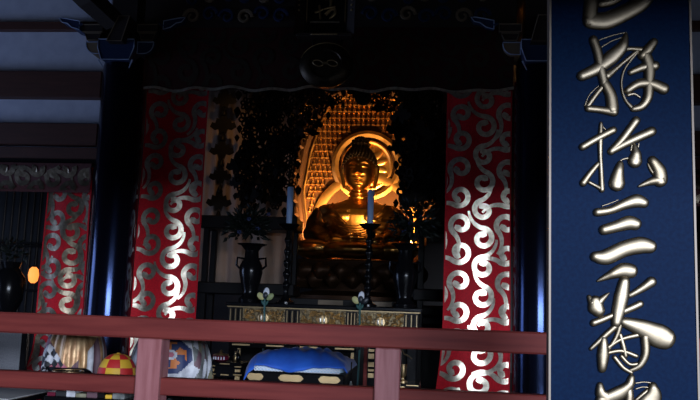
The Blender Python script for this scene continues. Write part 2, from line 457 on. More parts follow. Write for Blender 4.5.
# ------------------------------------------------------------------ signboard on the near pillar
BY = 2.40; bx0, bx1 = .341, .760
MB().lathe([(.25, 0), (.25, .05), (.17, .08), (.17, 4.75)], .56, BY+.24, 32).solo('pillar', 'lacquer_dull', 'dark round pillar behind the navy signboard', 'pillar')
t = thing('signboard', 'tall navy signboard with raised gold brush lettering on the near pillar', 'signboard', (.55, BY, .9))
MB().box(bx0+.006, bx1-.006, BY, BY+.04, .9, 3.0).part('panel', 'board_navy', t, False)
for x in (bx0, bx1-.006): MB().box(x, x+.006, BY-.004, BY+.044, .9, 3.0).part('edge_strip', 'board_edge', t, False)
for z in (.894, 3.0): MB().box(bx0, bx1, BY-.004, BY+.044, z, z+.006).part('edge_strip', 'board_edge', t, False)
MB().box(.50, .60, BY+.04, BY+.075, 2.5, 2.6).part('hanger', 'dark_metal', t, False)
def reg(x0, y0, s): return lambda l: [(x0+a/s, y0+b/s) for a, b in l]
A = lambda l: l
B = reg(570, 30, 4.445); C_ = reg(570, 110, 4.445); D = reg(570, 185, 5.0); E1 = reg(575, 250, 5.0); E2 = reg(575, 310, 4.445)
CH = [
 [(A([(593,-12),(591,4),(590,20)]), [12,12,13]), (A([(591,21),(606,21),(625,13),(642,3),(652,-10)]), [14,15,14,13,10]), (A([(601,4),(612,1),(624,-6)]), [7,8,8]),
  (A([(600,-14),(620,-22),(640,-24)]), [8,10,9])],
 [(B([(103,45),(122,100),(138,180),(152,240)]), [7.5,8,8.5,8]), (B([(152,235),(180,290),(188,350)]), [8,10,11]), (B([(150,245),(110,295),(75,345)]), [4,4.5,4.5]),
  (B([(80,350),(130,355),(195,365)]), [6,6,8]), (B([(52,205),(120,172),(185,122),(232,75),(248,20)]), [9,10.5,13,10,3]),
  (B([(165,205),(225,155),(300,92)]), [7,3.5,3]), (B([(225,90),(265,84),(315,88)]), [7,3.5,5]), (B([(372,55),(345,90),(320,115)]), [7,9,8]),
  (B([(335,110),(352,165),(350,230),(345,300),(318,340),(280,352)]), [9,10.5,9,8.5,7,5]), (B([(280,352),(245,310),(228,250),(236,190),(262,145),(302,97)]), [4,2.6,2,2,2,2.2]),
  (B([(268,190),(320,168),(378,160)]), [5,7,8]), (B([(255,270),(305,240),(360,240),(415,262)]), [6,8,9,10]), (B([(258,290),(285,285),(310,300)]), [3,2.4,2]),
  (B([(130,45),(190,25),(248,12)]), [1.2,1.0,1.0]), (B([(135,80),(185,50),(230,35)]), [1.2,1,1]), (B([(65,340),(85,290),(125,250)]), [1.2,1,1])],
 [(C_([(55,165),(120,127),(192,90)]), [6.5,6.5,6.5]), (C_([(137,60),(134,130),(134,200),(138,280),(141,355)]), [3,5,4,4,5]), (C_([(58,325),(88,283),(124,240)]), [6.5,5.5,4]),
  (C_([(85,322),(115,338),(140,352)]), [3,3,4.5]), (C_([(182,185),(232,130),(293,48)]), [6.5,7,7.5]), (C_([(184,182),(260,142),(362,96)]), [6.5,7.5,8.5]),
  (C_([(285,155),(292,195),(288,225)]), [3,9,13]), (C_([(222,242),(212,290),(208,325)]), [6,11,14.5]), (C_([(255,215),(225,225),(205,255)]), [2,1.2,3]),
  (C_([(365,225),(395,270),(400,310)]), [8,12,13]), (C_([(400,312),(360,318),(305,340)]), [10,7,2]), (C_([(345,240),(360,270),(380,290)]), [1.5,3,4]),
  (C_([(135,60),(160,90),(195,85)]), [1.5,1.2,1.2]), (C_([(275,150),(270,180)]), [1.5,1.5]), (C_([(305,150),(300,180)]), [1.5,1.5])],
 [(D([(135,137),(200,127),(270,98),(330,80),(368,90)]), [7.5,7,9,12,9]), (D([(168,225),(230,208),(290,190),(325,195)]), [9,10,12.5,11]),
  (D([(125,358),(180,360),(270,320),(350,302),(398,308)]), [9,14,14,15,12]), (D([(160,105),(200,92),(240,75)]), [1,1,.8])],
 [(E1([(112,155),(170,128),(235,103),(275,105)]), [2,7,13,13]), (E1([(245,160),(232,230),(216,310),(205,365)]), [10,13,12,9]), (E1([(100,262),(105,285),(115,300)]), [12,15,12]),
  (E1([(105,275),(135,245),(168,216)]), [9,6,1.5]), (E1([(70,235),(85,262)]), [4,8]), (E1([(272,228),(330,195),(380,160)]), [4.5,7,9.5]), (E1([(240,308),(290,287),(325,270)]), [6,6.5,6.5]),
  (E1([(92,365),(140,347),(190,325)]), [6.5,6,5]),
  (E2([(212,52),(290,78),(365,112),(395,125)]), [8,15,21,20]), (E2([(200,55),(135,112),(70,172)]), [6,5.5,3.5]), (E2([(198,40),(196,80),(180,125),(150,172)]), [6,5,4,3.5]),
  (E2([(126,130),(124,200),(120,260)]), [6.5,11,7.5]), (E2([(145,168),(200,132),(275,112)]), [4,4,5]), (E2([(200,110),(214,160),(224,205)]), [4,4.5,4]), (E2([(140,192),(205,182),(272,205)]), [4,4,4]),
  (E2([(310,120),(312,195),(285,248),(235,272)]), [8,7.5,6,3]), (E2([(175,210),(212,255),(250,278)]), [4,4,3.5]), (E2([(205,205),(240,240),(275,240)]), [3.5,3.5,3.5])],
 [(E2([(110,335),(115,370),(140,400),(150,460)]), [6,10,14,14]), (E2([(250,300),(238,335),(195,370),(120,400)]), [6,9,13,12]), (E2([(235,340),(240,380),(235,440)]), [7,8,8]),
  (E2([(345,340),(345,380),(320,430)]), [8,16,22]), (E2([(270,325),(305,320),(345,325)]), [1.5,1.2,2]), (E2([(270,350),(300,342),(330,345)]), [1.5,1.2,2]), (E2([(270,400),(300,375),(330,350)]), [3,4,4])],
]
def bmap(x, y, s_, wd):
    p = at(x, y, BY); h = min(.013, .0030*wd*.36+.002)
    return (p.x, BY-.0005-h*s_, p.z)
for ch in CH:
    mb = MB()
    for pts, wd in ch: stroke(mb, pts, [q_*1.17+.3 for q_ in wd], bmap)
    mb.part('gold_character', 'gold_leaf', t, ang=75)

# ------------------------------------------------------------------ railing
RY = 3.9
z_t, z_tb = 1.272, at(0, 332.5, RY).z
z_l, z_lb = .98, at(0, 388, RY).z
t = thing('railing', 'red-brown wooden railing with two rails in front of the altar', 'railing', (-1, RY, FZ))
MB().box(-6.5, 3.5, RY, RY+.115, z_tb, z_t, bev=.008).part('top_rail', 'rail_wood', t, False)
MB().box(-6.5, 3.5, RY+.02, RY+.10, z_lb, z_l, bev=.006).part('lower_rail', 'rail_wood', t, False)
pw = at(160, 370, RY-.01).x-at(136, 370, RY-.01).x
for i, x in enumerate([at(135.5, 372, RY-.01).x, at(374.5, 372, RY-.01).x]):
    MB().box(x, x+pw, RY-.012, RY+.125, FZ, z_tb, bev=.005).part('post', 'post_wood', t, False)
for x in (-2.72, -4.0, -5.3, 1.05, 2.3): MB().box(x, x+pw, RY-.012, RY+.125, FZ, z_tb, bev=.005).part('post', 'post_wood', t, False)

# ------------------------------------------------------------------ name plaque and gong
PY = 6.62
def plq(x, y): p = at(x, y, PY); return p
a, b = plq(304, 34), plq(349, -40)
x0, x1, z0, z1 = a.x, b.x, at(327, 34, PY).z, 4.55
t = thing('name_plaque', 'black name plaque with gold character above the hanging gong', 'plaque', ((x0+x1)/2, PY, z0))
MB().box(x0, x1, PY, PY+.06, z0, z1).part('panel', 'lacquer_dull', t, False)
zi = at(327, 22.3, PY).z
for (p0, p1) in (((306.5, 22), (306.5, -40)), ((345, 18), (345, -40))):
    q0, q1 = plq(*p0), plq(*p1); MB().box(q0.x-.005, q0.x+.005, PY-.008, PY, zi, z1).part('gold_line', 'gold_fitting', t, False)
q0, q1 = plq(310, 22), plq(339.5, 22); MB().box(q0.x, q1.x, PY-.008, PY, zi-.006, zi+.006).part('gold_line', 'foil', t, False)
# flared frame boards
pa, pb, pc = plq(296, 33), plq(303, 33), plq(300, -40)
def fboard(sg, xin):
    v = [(xin, PY-.002, z0), (xin+sg*.075, PY-.07, z0-.02), (xin+sg*.075, PY-.07, z1), (xin, PY-.002, z1)]
    v += [(x, y+.02, z) for x, y, z in v]
    return MB().add(v, [(0,1,2,3),(7,6,5,4),(0,4,5,1),(1,5,6,2),(2,6,7,3),(3,7,4,0)])
for sg, xin in ((-1, x0), (1, x1)):
    fb = fboard(sg, xin).part('frame_board', 'dark_wood', t, False)
    for k in range(6):
        z = at(352, 12-5*k, PY).z; MB().ell((xin+sg*.045, PY-.052, z), (.009, .009, .009), 8, 6).part('gold_stud', 'gold_fitting' , fb)
MB().box(x0-.06, x1+.06, PY-.05, PY+.05, z0-.035, z0, bev=.006).part('frame_board', 'dark_wood', t, False)
fret = MB()
for k in range(7):
    xx = x0+.09+k*(x1-x0-.18)/6; fret.ell((xx, PY-.053, z0-.018), (.022, .006, .010), 8, 6)
fret.part('fret_relief', 'bronze_line', t, kind='stuff')
G = reg(285, 0, 8.7)
mb = MB()
def pmap(x, y, s_, wd):
    p = at(x, y, PY); return (p.x, PY-.001-.010*s_, p.z)
for pts, wd in [(G([(268,108),(300,98),(330,82)]), [2.2,2,1.6]), (G([(300,55),(304,110),(310,160)]), [2.6,2.2,2.4]), (G([(398,-40),(400,10),(396,60)]), [3,3.2,2.2]), (G([(345,80),(390,68),(432,60)]), [1.6,2,2]),
                (G([(350,120),(385,95),(428,78),(436,110),(415,140),(390,160)]), [1.6,2.4,3,3.2,2.8,1.6]), (G([(395,95),(375,118),(360,135)]), [1.6,1.8,1.2]), (G([(350,-5),(440,-15)]), [1.6,1.6]), (G([(350,-40),(440,-50)]), [2,2]), (G([(285,-30),(310,-80)]), [2.5,2.5])]:
    stroke(mb, pts, wd, pmap)
mb.part('gold_character', 'gold_fitting', t, ang=75)
for x in (x0+.08, x1-.08): MB().tube([(x, PY+.05, 4.4), (x, YC-.1, 4.42)], .012, 6).part('bracket', 'dark_metal', t)

GY = 6.70
gc = at(326, 65, GY); gr = .235
t = thing('hanging_gong', 'dark bronze round gong with a knot emblem hung before the valance', 'gong', (gc.x, GY, gc.z-gr))
def disc(prof, n=40):                     # lathe around the Y axis
    mb = MB(); mb.lathe(prof, 0, 0, n); mb.v = [(gc.x+x, GY-z, gc.z+y*.86) for x, y, z in mb.v]; return mb
disc([(gr*.2, -.11), (gr*.75, -.10), (gr, -.04), (gr, .0), (gr*.80, .045), (gr*.62, .05), (gr*.58, .042), (.03, .05)]).part('body', 'bronze', t)
for rr, yy, w_ in ((gr*.99, .004, .004),):
    pts = [(gc.x+rr*math.cos(R(a_)), GY-yy, gc.z+.86*rr*math.sin(R(a_))) for a_ in range(18, 164, 6)]
    MB().tube(pts, w_, 6).part('rim_line', 'bronze_line', t)
for sg in (-1, 1):
    pts = []
    for k in range(22):
        a_ = k/21*2*PI; pts.append((gc.x+sg*(.062+.045*math.cos(a_)), GY-.056, gc.z+.0+.026*math.sin(a_)+.008*math.cos(a_)*sg*-1))
    MB().tube(pts, .005, 6, closed=True).part('knot_loop', 'bronze_line', t)
    MB().tube([(gc.x+sg*.12, GY+.03, gc.z+.17), (gc.x+sg*.13, GY+.02, gc.z+.26), (gc.x+sg*.10, GY+.06, 3.95), (gc.x+sg*.09, YC-.1, 3.99)], .012, 8).part('hanger', 'dark_metal', t)
MB().box(gc.x-.025, gc.x+.025, GY-.066, GY-.045, gc.z-.010, gc.z+.010, bev=.003).part('knot_centre', 'bronze_line', t, False)

# ------------------------------------------------------------------ statue platform and statue
SY = 9.9; scx = -.93
s0 = at(358, 262, SY).z
t = thing('statue_platform', 'black lacquered stepped platform under the golden seated statue', 'platform', (scx, SY, FZ))
MB().box(scx-1.25, scx+1.25, 9.0, 11.0, FZ, 1.20, bev=.02).part('lower_step', 'lacquer_dull', t, False)
MB().box(scx-1.12, scx+1.12, 9.12, 10.9, 1.20, 1.30, bev=.015).part('waist', 'lacquer_dull', t, False)
MB().box(scx-1.25, scx+1.25, 9.0, 11.0, 1.30, 1.42, bev=.02).part('upper_step', 'lacquer_dull', t, False)
t = thing('lotus_pedestal', 'dark lotus petal pedestal beneath the golden statue', 'pedestal', (scx, SY, 1.42))
MB().lathe([(.80, 1.42), (.80, 1.50), (.55, 1.56), (.52, 1.66), (.74, 1.80), (.80, s0-.02), (.78, s0)], scx, SY, 32, sy=.64).part('core', 'mandorla_dark', t)
pet = None
for row, (rz, rr) in enumerate(((1.80, .80), (1.70, .74))):
    for k in range(18):
        a_ = 2*PI*(k+.5*row)/18
        if pet is None:
            mb = MB()
            mb.grid(lambda u, v: (.26*(u-.5)*math.sin(PI*(.12+.88*(1-v)**.8*.93)) , -.04-.05*math.sin(PI*v)+.12*(u-.5)**2*4, -.11+.2*v), 6, 6)
            pet = mb.mesh('petal', 'mandorla_dark')
        o = bpy.data.objects.new('petal', pet); col.objects.link(o); o.parent = t
        o.location = Vector((scx+rr*math.cos(a_), SY+.64*rr*math.sin(a_), rz))-ORG[t]; o.rotation_euler = (0, 0, a_+PI/2)

def sg_(x, c, s): return math.exp(-((x-c)/s)**2)
t = thing('seated_statue', 'golden seated statue with downcast eyes before a glowing mandorla', 'statue', (scx, SY, s0))
mb = MB()
# ---- head (faces -Y), local coordinates with z from the seat
HC = 1.155; HX, HYr, HZ = .188, .205, .295
def head(u, v):
    th = PI*v; ph = 2*PI*u
    nx, ny, nz = math.sin(th)*math.cos(ph), math.sin(th)*math.sin(ph), math.cos(th)
    # fuller cheeks and jaw than an ellipsoid
    k = (abs(nx)**2.3+abs(ny)**2.3+abs(nz)**2.3)**(-1/2.3)
    x, y, z = HX*nx*k, HYr*ny*k, HZ*nz*k
    if z < -.10: q = 1-.20*((-.10-z)/.19)**1.6; x *= q; y *= (1-.12*((-.10-z)/.19)**1.6)
    zz = z
    if ny < .05:
        fr = min(1, -ny*1.6+.05) if ny < 0 else 0
        d = 0
        d += .052*sg_(x, 0, .030)*(1 if zz < .02 and zz > -.075 else 0)*max(0, (.02-zz)/.095)**.8           # nose
        d += .018*sg_(x, 0, .020)*sg_(zz, .03, .05)
        d += .016*sg_(abs(x), .034, .016)*sg_(zz, -.066, .020)                               # nostril wings
        bz = .075-1.9*(abs(x)-.075)**2*4
        d += .012*sg_(zz, bz, .017)*(1 if abs(x) < .16 else 0)                                # brow
        d -= .022*sg_(abs(x), .075, .055)*sg_(zz, .035, .032)                                # socket
        d += .022*sg_(abs(x), .078, .042)*sg_(zz, .022, .022)                                # upper lid
        d -= .010*sg_(abs(x), .078, .050)*sg_(zz, -.006, .007)                               # lid line
        d -= .012*sg_(x, 0, .07)*sg_(zz, -.095, .012)
        d += .020*sg_(x, 0, .052)*sg_(zz, -.128, .013)                                        # lips
        d -= .010*sg_(x, 0, .060)*sg_(zz, -.146, .006)
        d += .022*sg_(x, 0, .042)*sg_(zz, -.163, .014)
        d -= .012*sg_(x, 0, .055)*sg_(zz, -.192, .016)
        d += .022*sg_(x, 0, .060)*sg_(zz, -.240, .035)                                        # chin
        d += .010*sg_(abs(x), .115, .05)*sg_(zz, -.10, .07)                                   # cheeks
        y -= d*fr
    return (x, y-.02, HC+z)
mb.grid(head, 150, 130)
mb.ell((0, 0, .84), (.115, .115, .16), 24, 14)
for z in (.80, .845): mb.tube([(.122*math.cos(a_/24*2*PI), .118*math.sin(a_/24*2*PI), z) for a_ in range(24)], .016, 8, closed=True)
# ---- torso, shoulders, arms, folded legs
def ring(rx, ry, z, cy=0, n=40, p=2.4):
    out = []
    for k in range(n):
        a_ = 2*PI*k/n; c, s_ = math.cos(a_), math.sin(a_)
        q = (abs(c)**p+abs(s_)**p)**(-1/p); out.append((rx*c*q, cy+ry*s_*q, z))
    return out
mb.loft([ring(.40, .30, .05), ring(.385, .275, .20), ring(.36, .25, .34), ring(.375, .25, .46), ring(.41, .255, .56), ring(.415, .235, .64), ring(.34, .19, .705), ring(.20, .14, .755), ring(.12, .11, .79)])
for sx in (-1, 1):
    mb.ell((sx*.17, -.165, .535), (.165, .10, .105), 20, 12)          # chest
    mb.ell((sx*.40, 0, .575), (.14, .15, .14), 20, 12)
    mb.tube([(sx*.425, .0, .58), (sx*.475, .0, .44), (sx*.50, -.04, .31), (sx*.40, -.22, .24), (sx*.22, -.36, .22), (sx*.10, -.40, .22)], [.135, .132, .125, .11, .085, .06], 18)
    mb.ell((sx*.45, -.22, .135), (.33, .26, .13), 24, 12)
    for k in range(4):                                                # fingers of the folded hands
        mb.tube([(sx*.13, -.40-.016*k, .205+.02*k), (sx*.05, -.425-.016*k, .20+.022*k), (sx*-.03, -.42-.016*k, .20+.022*k)], [.022, .020, .014], 8)
    mb.tube([(sx*.10, -.42, .25), (sx*.07, -.44, .30), (sx*.015, -.44, .315)], [.022, .02, .015], 8)
mb.ell((0, -.36, .12), (.42, .22, .11), 24, 12)
mb.ell((0, -.38, .20), (.16, .08, .05), 20, 10)
# long ears
for sx in (-1, 1):
    mb.tube([(sx*.185, .0, 1.22), (sx*.215, .01, 1.20), (sx*.215, .01, 1.10), (sx*.20, .0, .99), (sx*.19, -.01, .92)], [.028, .036, .030, .026, .020], 10)
me0 = mb.mesh('statue_tmp', 'statue_gold')
to = bpy.data.objects.new('statue_tmp', me0); col.objects.link(to)
rm = to.modifiers.new('remesh', 'REMESH'); rm.mode = 'VOXEL'; rm.voxel_size = .0068; rm.use_smooth_shade = True
sm_ = to.modifiers.new('smooth', 'SMOOTH'); sm_.factor = .5; sm_.iterations = 2
dg = bpy.context.evaluated_depsgraph_get(); dg.update()
mf = bpy.data.meshes.new_from_object(to.evaluated_get(dg)); mf.name = 'body'
bpy.data.objects.remove(to)
body = bpy.data.objects.new('body', mf); col.objects.link(body); body.parent = t
if not mf.materials: mf.materials.append(MAT['statue_gold'])
ORG[body] = Vector((0, 0, 0)); ORGs = ORG[t]
def spart(mb, name, m, parent=None, **k):          # statue-local part
    o = bpy.data.objects.new(name, mb.mesh(name, m)); col.objects.link(o); o.parent = parent or t
    if 'kind' in k: o['kind'] = k['kind']
    return o
# hair: cap, topknot, curls
mb = MB()
def cap(u, v):
    ph = 2*PI*u; front = max(0, -math.sin(ph))
    th = v*(PI*.5-.42*front+.42*max(0, math.sin(ph)))+.0
    nx, ny, nz = math.sin(th)*math.cos(ph), math.sin(th)*math.sin(ph), math.cos(th)
    return (nx*(HX+.022), -.01+ny*(HYr+.022), HC+.02+nz*(HZ+.0))
mb.grid(cap, 48, 14); mb.ell((0, .0, 1.47), (.115, .12, .105), 20, 12)
hair = spart(mb, 'hair', 'hair_dark')
mb = MB()
for j in range(1, 12):
    v = j/11.0
    n = int(4+26*math.sin(v*1.35))
    for k in range(n):
        p = cap((k+.5*(j % 2))/n, v); mb.ell((p[0]*1.02, p[1]*1.02, p[2]), (.017, .017, .017), 7, 5)
for j in range(4):
    n = (5, 10, 14, 16)[j]; th = .25+.38*j
    for k in range(n):
        a_ = 2*PI*(k+.5*(j % 2))/n; mb.ell((.118*math.sin(th)*math.cos(a_), .122*math.sin(th)*math.sin(a_), 1.47+.108*math.cos(th)), (.017, .017, .017), 7, 5)
spart(mb, 'hair_curls', 'hair_dark', hair, kind='stuff')
mb = MB(); mb.ell((0, -.218, 1.255), (.011, .008, .011), 10, 8); spart(mb, 'forehead_jewel', 'foil')
# robe: shell around torso and arms, open over the chest
def robe_pt(u, v, off):
    # u around from right front edge over the back to the left front edge, v from shoulder (0) to lap (1)
    z = .70-.46*v
    import bisect
    zs = [.05, .20, .34, .46, .56, .64, .705]; rx = [.43, .41, .395, .42, .455, .46, .39]; ry = [.33, .30, .275, .28, .285, .27, .225]
    i = max(0, min(5, bisect.bisect(zs, z)-1)); f = (z-zs[i])/(zs[i+1]-zs[i]); a = rx[i]+(rx[i+1]-rx[i])*f; b = ry[i]+(ry[i+1]-ry[i])*f
    gapL = .78*(1-v)**1.3+.02; gapR = .82*(1-v)**1.3+.02             # half openings (radians about the front)
    a0 = -PI/2+gapR; a1 = 1.5*PI-gapL
    ang = a0+(a1-a0)*u
    c, s_ = math.cos(ang), math.sin(ang); q = (abs(c)**2.4+abs(s_)**2.4)**(-1/2.4)
    fold = .010*math.sin(v*26+math.sin(ang*2)*5)+.008*math.sin(ang*14+v*8)
    return ((a+off+fold)*c*q, (b+off+fold)*s_*q, z)
mb = MB(); mb.grid(lambda u, v: robe_pt(u, v, .02), 120, 60); mb.grid(lambda u, v: robe_pt(1-u, v, .004), 120, 60)
robe = spart(mb, 'robe', 'statue_robe')
mb = MB()
for e in (0, 1): mb.tube([robe_pt(e, v/24, .022) for v in range(25)], .017, 8)
spart(mb, 'lapel', 'statue_robe', robe)
mb = MB()
for k in range(6):                                 # belly folds and sash
    z = .255+.030*k; w_ = .26+.01*k
    mb.tube([(x*w_, -.285-.028*math.cos(x*PI/2)+(.04*abs(x)**2), z+.13*abs(x)**2) for x in [i/10-1 for i in range(21)]], .014, 8)
spart(mb, 'sash_folds', 'statue_robe', robe)
for sx in (-1, 1):                                 # sleeves
    mb = MB(); rings = []
    for k in range(26):
        f = k/25
        P_ = [Vector((sx*.42, .0, .62)), Vector((sx*.485, .0, .46)), Vector((sx*.52, -.05, .31)), Vector((sx*.42, -.22, .22)), Vector((sx*.30, -.32, .17))]
        q = f*4; i = min(3, int(q)); p = P_[i].lerp(P_[i+1], q-i)
        d_ = (P_[i+1]-P_[i]).normalized(); s1 = Vector((0, 1, 0)).cross(d_).normalized(); s2 = d_.cross(s1)
        rr = [.13, .155, .165, .155, .14]; r_ = rr[i]+(rr[i+1]-rr[i])*(q-i)
        rings.append([p+(s1*math.cos(2*PI*j/32)+s2*math.sin(2*PI*j/32))*(r_+.011*math.sin(j/32*2*PI*5+f*14)) for j in range(32)])
    mb.loft(rings); spart(mb, 'sleeve', 'statue_robe')

# ------------------------------------------------------------------ mandorla
MY = 10.58
t = thing('mandorla', 'golden boat-shaped mandorla of tiny figures behind the statue', 'mandorla', (scx, MY, 1.9))
mz = lambda y: at(358, y, MY).z
prof = [(1.9, .70), (2.3, .80), (mz(190), .90), (mz(150), .82), (mz(122), .70), (mz(100), .56), (4.30, .30), (4.48, .10), (4.54, .0)]
def hw(z):
    for (a0, w0), (a1, w1) in zip(prof, prof[1:]):
        if z <= a1: f = (z-a0)/(a1-a0); f = f if f > 0 else 0; return w0+(w1-w0)*f
    return 0
zs = [1.9+(4.53-1.9)*k/40 for k in range(41)]
outl = [(scx+hw(z), z) for z in zs]+[(scx-hw(z), z) for z in zs[::-1]]
mb = MB(); n = len(outl)
for k in range(40):
    zA, zB = zs[k], zs[k+1]
    mb.add([(scx-hw(zA), MY, zA), (scx+hw(zA), MY, zA), (scx+hw(zB), MY, zB), (scx-hw(zB), MY, zB), (scx-hw(zA), MY+.05, zA), (scx+hw(zA), MY+.05, zA), (scx+hw(zB), MY+.05, zB), (scx-hw(zB), MY+.05, zB)],
           [(0,1,2,3),(7,6,5,4),(0,3,7,4),(1,5,6,2)])
mb.part('plate', 'mandorla_dark', t, False)
mb = MB(); mb.tube([(x, MY-.02, z) for x, z in outl], .05, 8); mb.part('rim', 'mandorla_dark', t)
mb = MB(); mb.tube([(scx+(x-scx)*.90, MY-.02, 1.9+(z-1.9)*.965) for x, z in outl], .016, 8); mb.part('inner_rim', 'mandorla_gold', t)
hz = mz(166); hx = scx+.035
def ringpart(name, cx, cz, r0, r1, y, th, m, n=64, a0=0, a1=2*PI):
    mb = MB(); prof_ = [(r0, y), (r0, y-th), ((r0+r1)/2, y-th*1.6), (r1, y-th), (r1, y)]
    rings = []
    for k in range(n+1):
        a_ = a0+(a1-a0)*k/n; rings.append([(cx+r_*math.cos(a_), yy, cz+r_*math.sin(a_)) for r_, yy in prof_])
    v = [p for q in rings for p in q]; f = []
    for i in range(n):
        for j in range(4): f.append((i*5+j, i*5+j+1, (i+1)*5+j+1, (i+1)*5+j))
    mb.add(v, f); return mb.part(name, m, t)
ringpart('halo_ring', hx, hz, .385, .475, MY-.03, .03, 'mandorla_gold')
ringpart('halo_ring', hx, hz, .30, .345, MY-.035, .02, 'mandorla_gold')
mb = MB(); mb.lathe([(.30, .0), (.30, .03), (.02, .035)], 0, 0, 48); mb.v = [(hx+x, MY-.01-z, hz+y) for x, y, z in mb.v]; mb.part('halo_disc', 'mandorla_gold', t)
ringpart('body_ring', hx, s0+.52, .60, .72, MY-.03, .03, 'mandorla_gold')
for k in range(12):                                   # petals of the inner halo
    a_ = 2*PI*(k+.5)/12; c, s_ = math.cos(a_), math.sin(a_)
    mb = MB(); mb.ell((0, 0, 0), (.042, .012, .09), 10, 8); mb.v = [(hx+c*.19+x*s_+z*c, MY-.05+y, hz+s_*.19-x*c+z*s_) for x, y, z in mb.v]; mb.part('halo_petal', 'mandorla_gold', t)
mb = MB(); cnt = 0
fz = 2.25; row = 0
while fz < 4.35:
    wmax = hw(fz)*.90-.05; k = 0; x = -wmax+(.035 if row % 2 else 0)
    while x < wmax:
        X = scx+x
        if (X-hx)**2+(fz-hz)**2 > .50**2 and (X-hx)**2+(fz-s0-.52)**2 > .75**2:
            # seated figure: knees, body, head
            mb.lathe([(.028, fz), (.030, fz+.012), (.016, fz+.022), (.017, fz+.045), (.008, fz+.052)], X, MY-.022, 6)
            mb.lathe([(.006, fz+.050), (.013, fz+.060), (.011, fz+.073), (.003, fz+.080)], X, MY-.024, 6); cnt += 1
        x += .066
    fz += .092; row += 1
mb.part('tiny_figures', 'mandorla_gold', t, kind='stuff')
for k in range(26):                                   # carved flame tongues on the rim
    z = 2.0+k//2*.185; sx = 1 if k % 2 else -1; X = scx+sx*hw(z)
    MB().tube([(X, MY-.03, z), (X+sx*.05, MY-.05, z+.04), (X+sx*.06, MY-.04, z+.12), (X+sx*.02, MY-.04, z+.19)], [.035, .04, .028, .006], 6).part('flame_tongue', 'mandorla_dark', t)
MB().box(scx-.2, scx+.2, MY, MY+.2, 1.42, 1.95).part('foot', 'mandorla_dark', t, False)

# warm lamps: one on the statue, others added to brighten mandorla and curtain
def lamp(label, loc, aim, power, angle, blend=.6, r=.03, stem=.25):
    t = thing('spot_lamp', label, 'lamp', loc)
    L = Vector(loc); d = (Vector(aim)-L).normalized()
    MB().tube([L-d*.13, L-d*.02], [.045, .05], 14).part('lamp_housing', 'lacquer_dull', t)
    MB().tube([L-d*.10, (L.x, L.y, L.z-stem)], .010, 8).part('lamp_stem', 'lacquer_dull', t)
    MB().lathe([(.06, L.z-stem-.02), (.06, L.z-stem), (.01, L.z-stem+.005)] if stem > 0 else [(.01, L.z-stem-.005), (.06, L.z-stem), (.06, L.z-stem+.02)], L.x, L.y, 16).part('lamp_foot', 'lacquer_dull', t)
    l = bpy.data.lights.new('spot_light', 'SPOT'); l.energy = power; l.color = (1, .56, .20); l.spot_size = R(angle); l.spot_blend = blend; l.shadow_soft_size = r
    o = bpy.data.objects.new('spot_light', l); col.objects.link(o); o.parent = t
    o.rotation_euler = d.to_track_quat('-Z', 'Y').to_euler()
lp = at(370.5, 231, 8.6)
lamp('small dark spot lamp hidden behind the candlestick', (lp.x, 8.6, lp.z), (scx+.02, 9.9, s0+.85), 150, 52, .8, stem=lp.z-FZ-.02)
for sx in (-1, 1):
    lamp('added mandorla fill lamp behind the statue %s the beige curtain' % ('on the side of' if sx < 0 else 'away from'), (scx+sx*.57, 10.08, s0+.24), (scx+sx*.22, MY+.15, s0+1.05), 620, 140, .9, stem=.22)  # unseen pair added to lift the mandorla's brightness
lamp('added fill lamp hung unseen above the plain beige curtain', (-2.05, 7.5, 3.95), (at(225, 190, 8.9).x, 8.9, 2.45), 16, 80, .9, stem=-.78)  # out-of-sight lamp added so the curtain reads lighter

# ------------------------------------------------------------------ hall behind the banners: beige curtain, side stands
cx0, cx1 = at(196, 200, 8.9).x, at(292, 200, 8.9).x
mb = MB(); mb.grid(lambda a, b: (cx0+(cx1-cx0)*a, 8.9+.03*math.sin(a*24)+.012*math.sin(a*57), 4.75-(4.75-at(240, 283, 8.9).z)*b), 90, 6)
mb.solo('curtain', 'curtain', 'plain beige curtain hanging beside the red banner', 'curtain', org=((cx0+cx1)/2, 8.9, at(240, 283, 8.9).z))
zrc = at(440, 140, 8.9).z
rx0, rx1 = at(425, 200, 8.9).x, at(505, 200, 8.9).x
mb = MB(); mb.grid(lambda a, b: (rx0+(rx1-rx0)*a, 8.9+.03*math.sin(a*24), 4.75-(4.75-zrc)*b), 90, 6)
mb.solo('curtain', 'curtain', 'dim beige curtain behind the dark ornaments and leafy vase', 'curtain', org=((rx0+rx1)/2, 8.9, zrc))
def side_stand(xa, xb, label):
    Y0 = 8.15; zt, zb2 = at(250, 216, Y0).z, at(250, 229, Y0).z
    t = thing('side_stand', label, 'stand', ((xa+xb)/2, Y0+.2, FZ))
    MB().box(xa, xb, Y0, Y0+.4, zb2, zt, bev=.01).part('top_board', 'lacquer_dull', t, False)
    zl = at(250, 283, Y0).z
    MB().box(xa, xb, Y0, Y0+.4, zl-.12, zl, bev=.01).part('shelf', 'lacquer_dull', t, False)
    for x in (xa+.04, xb-.10):
        for y in (Y0+.02, Y0+.32): MB().box(x, x+.06, y, y+.06, FZ, zb2, bev=.005).part('leg', 'lacquer_dull', t, False)
side_stand(at(200, 220, 8.15).x, at(297, 220, 8.15).x, 'black lacquered stand in front of the plain beige curtain')
side_stand(at(415, 220, 8.15).x, at(500, 220, 8.15).x, 'black lacquered stand behind the vase near the right banner')

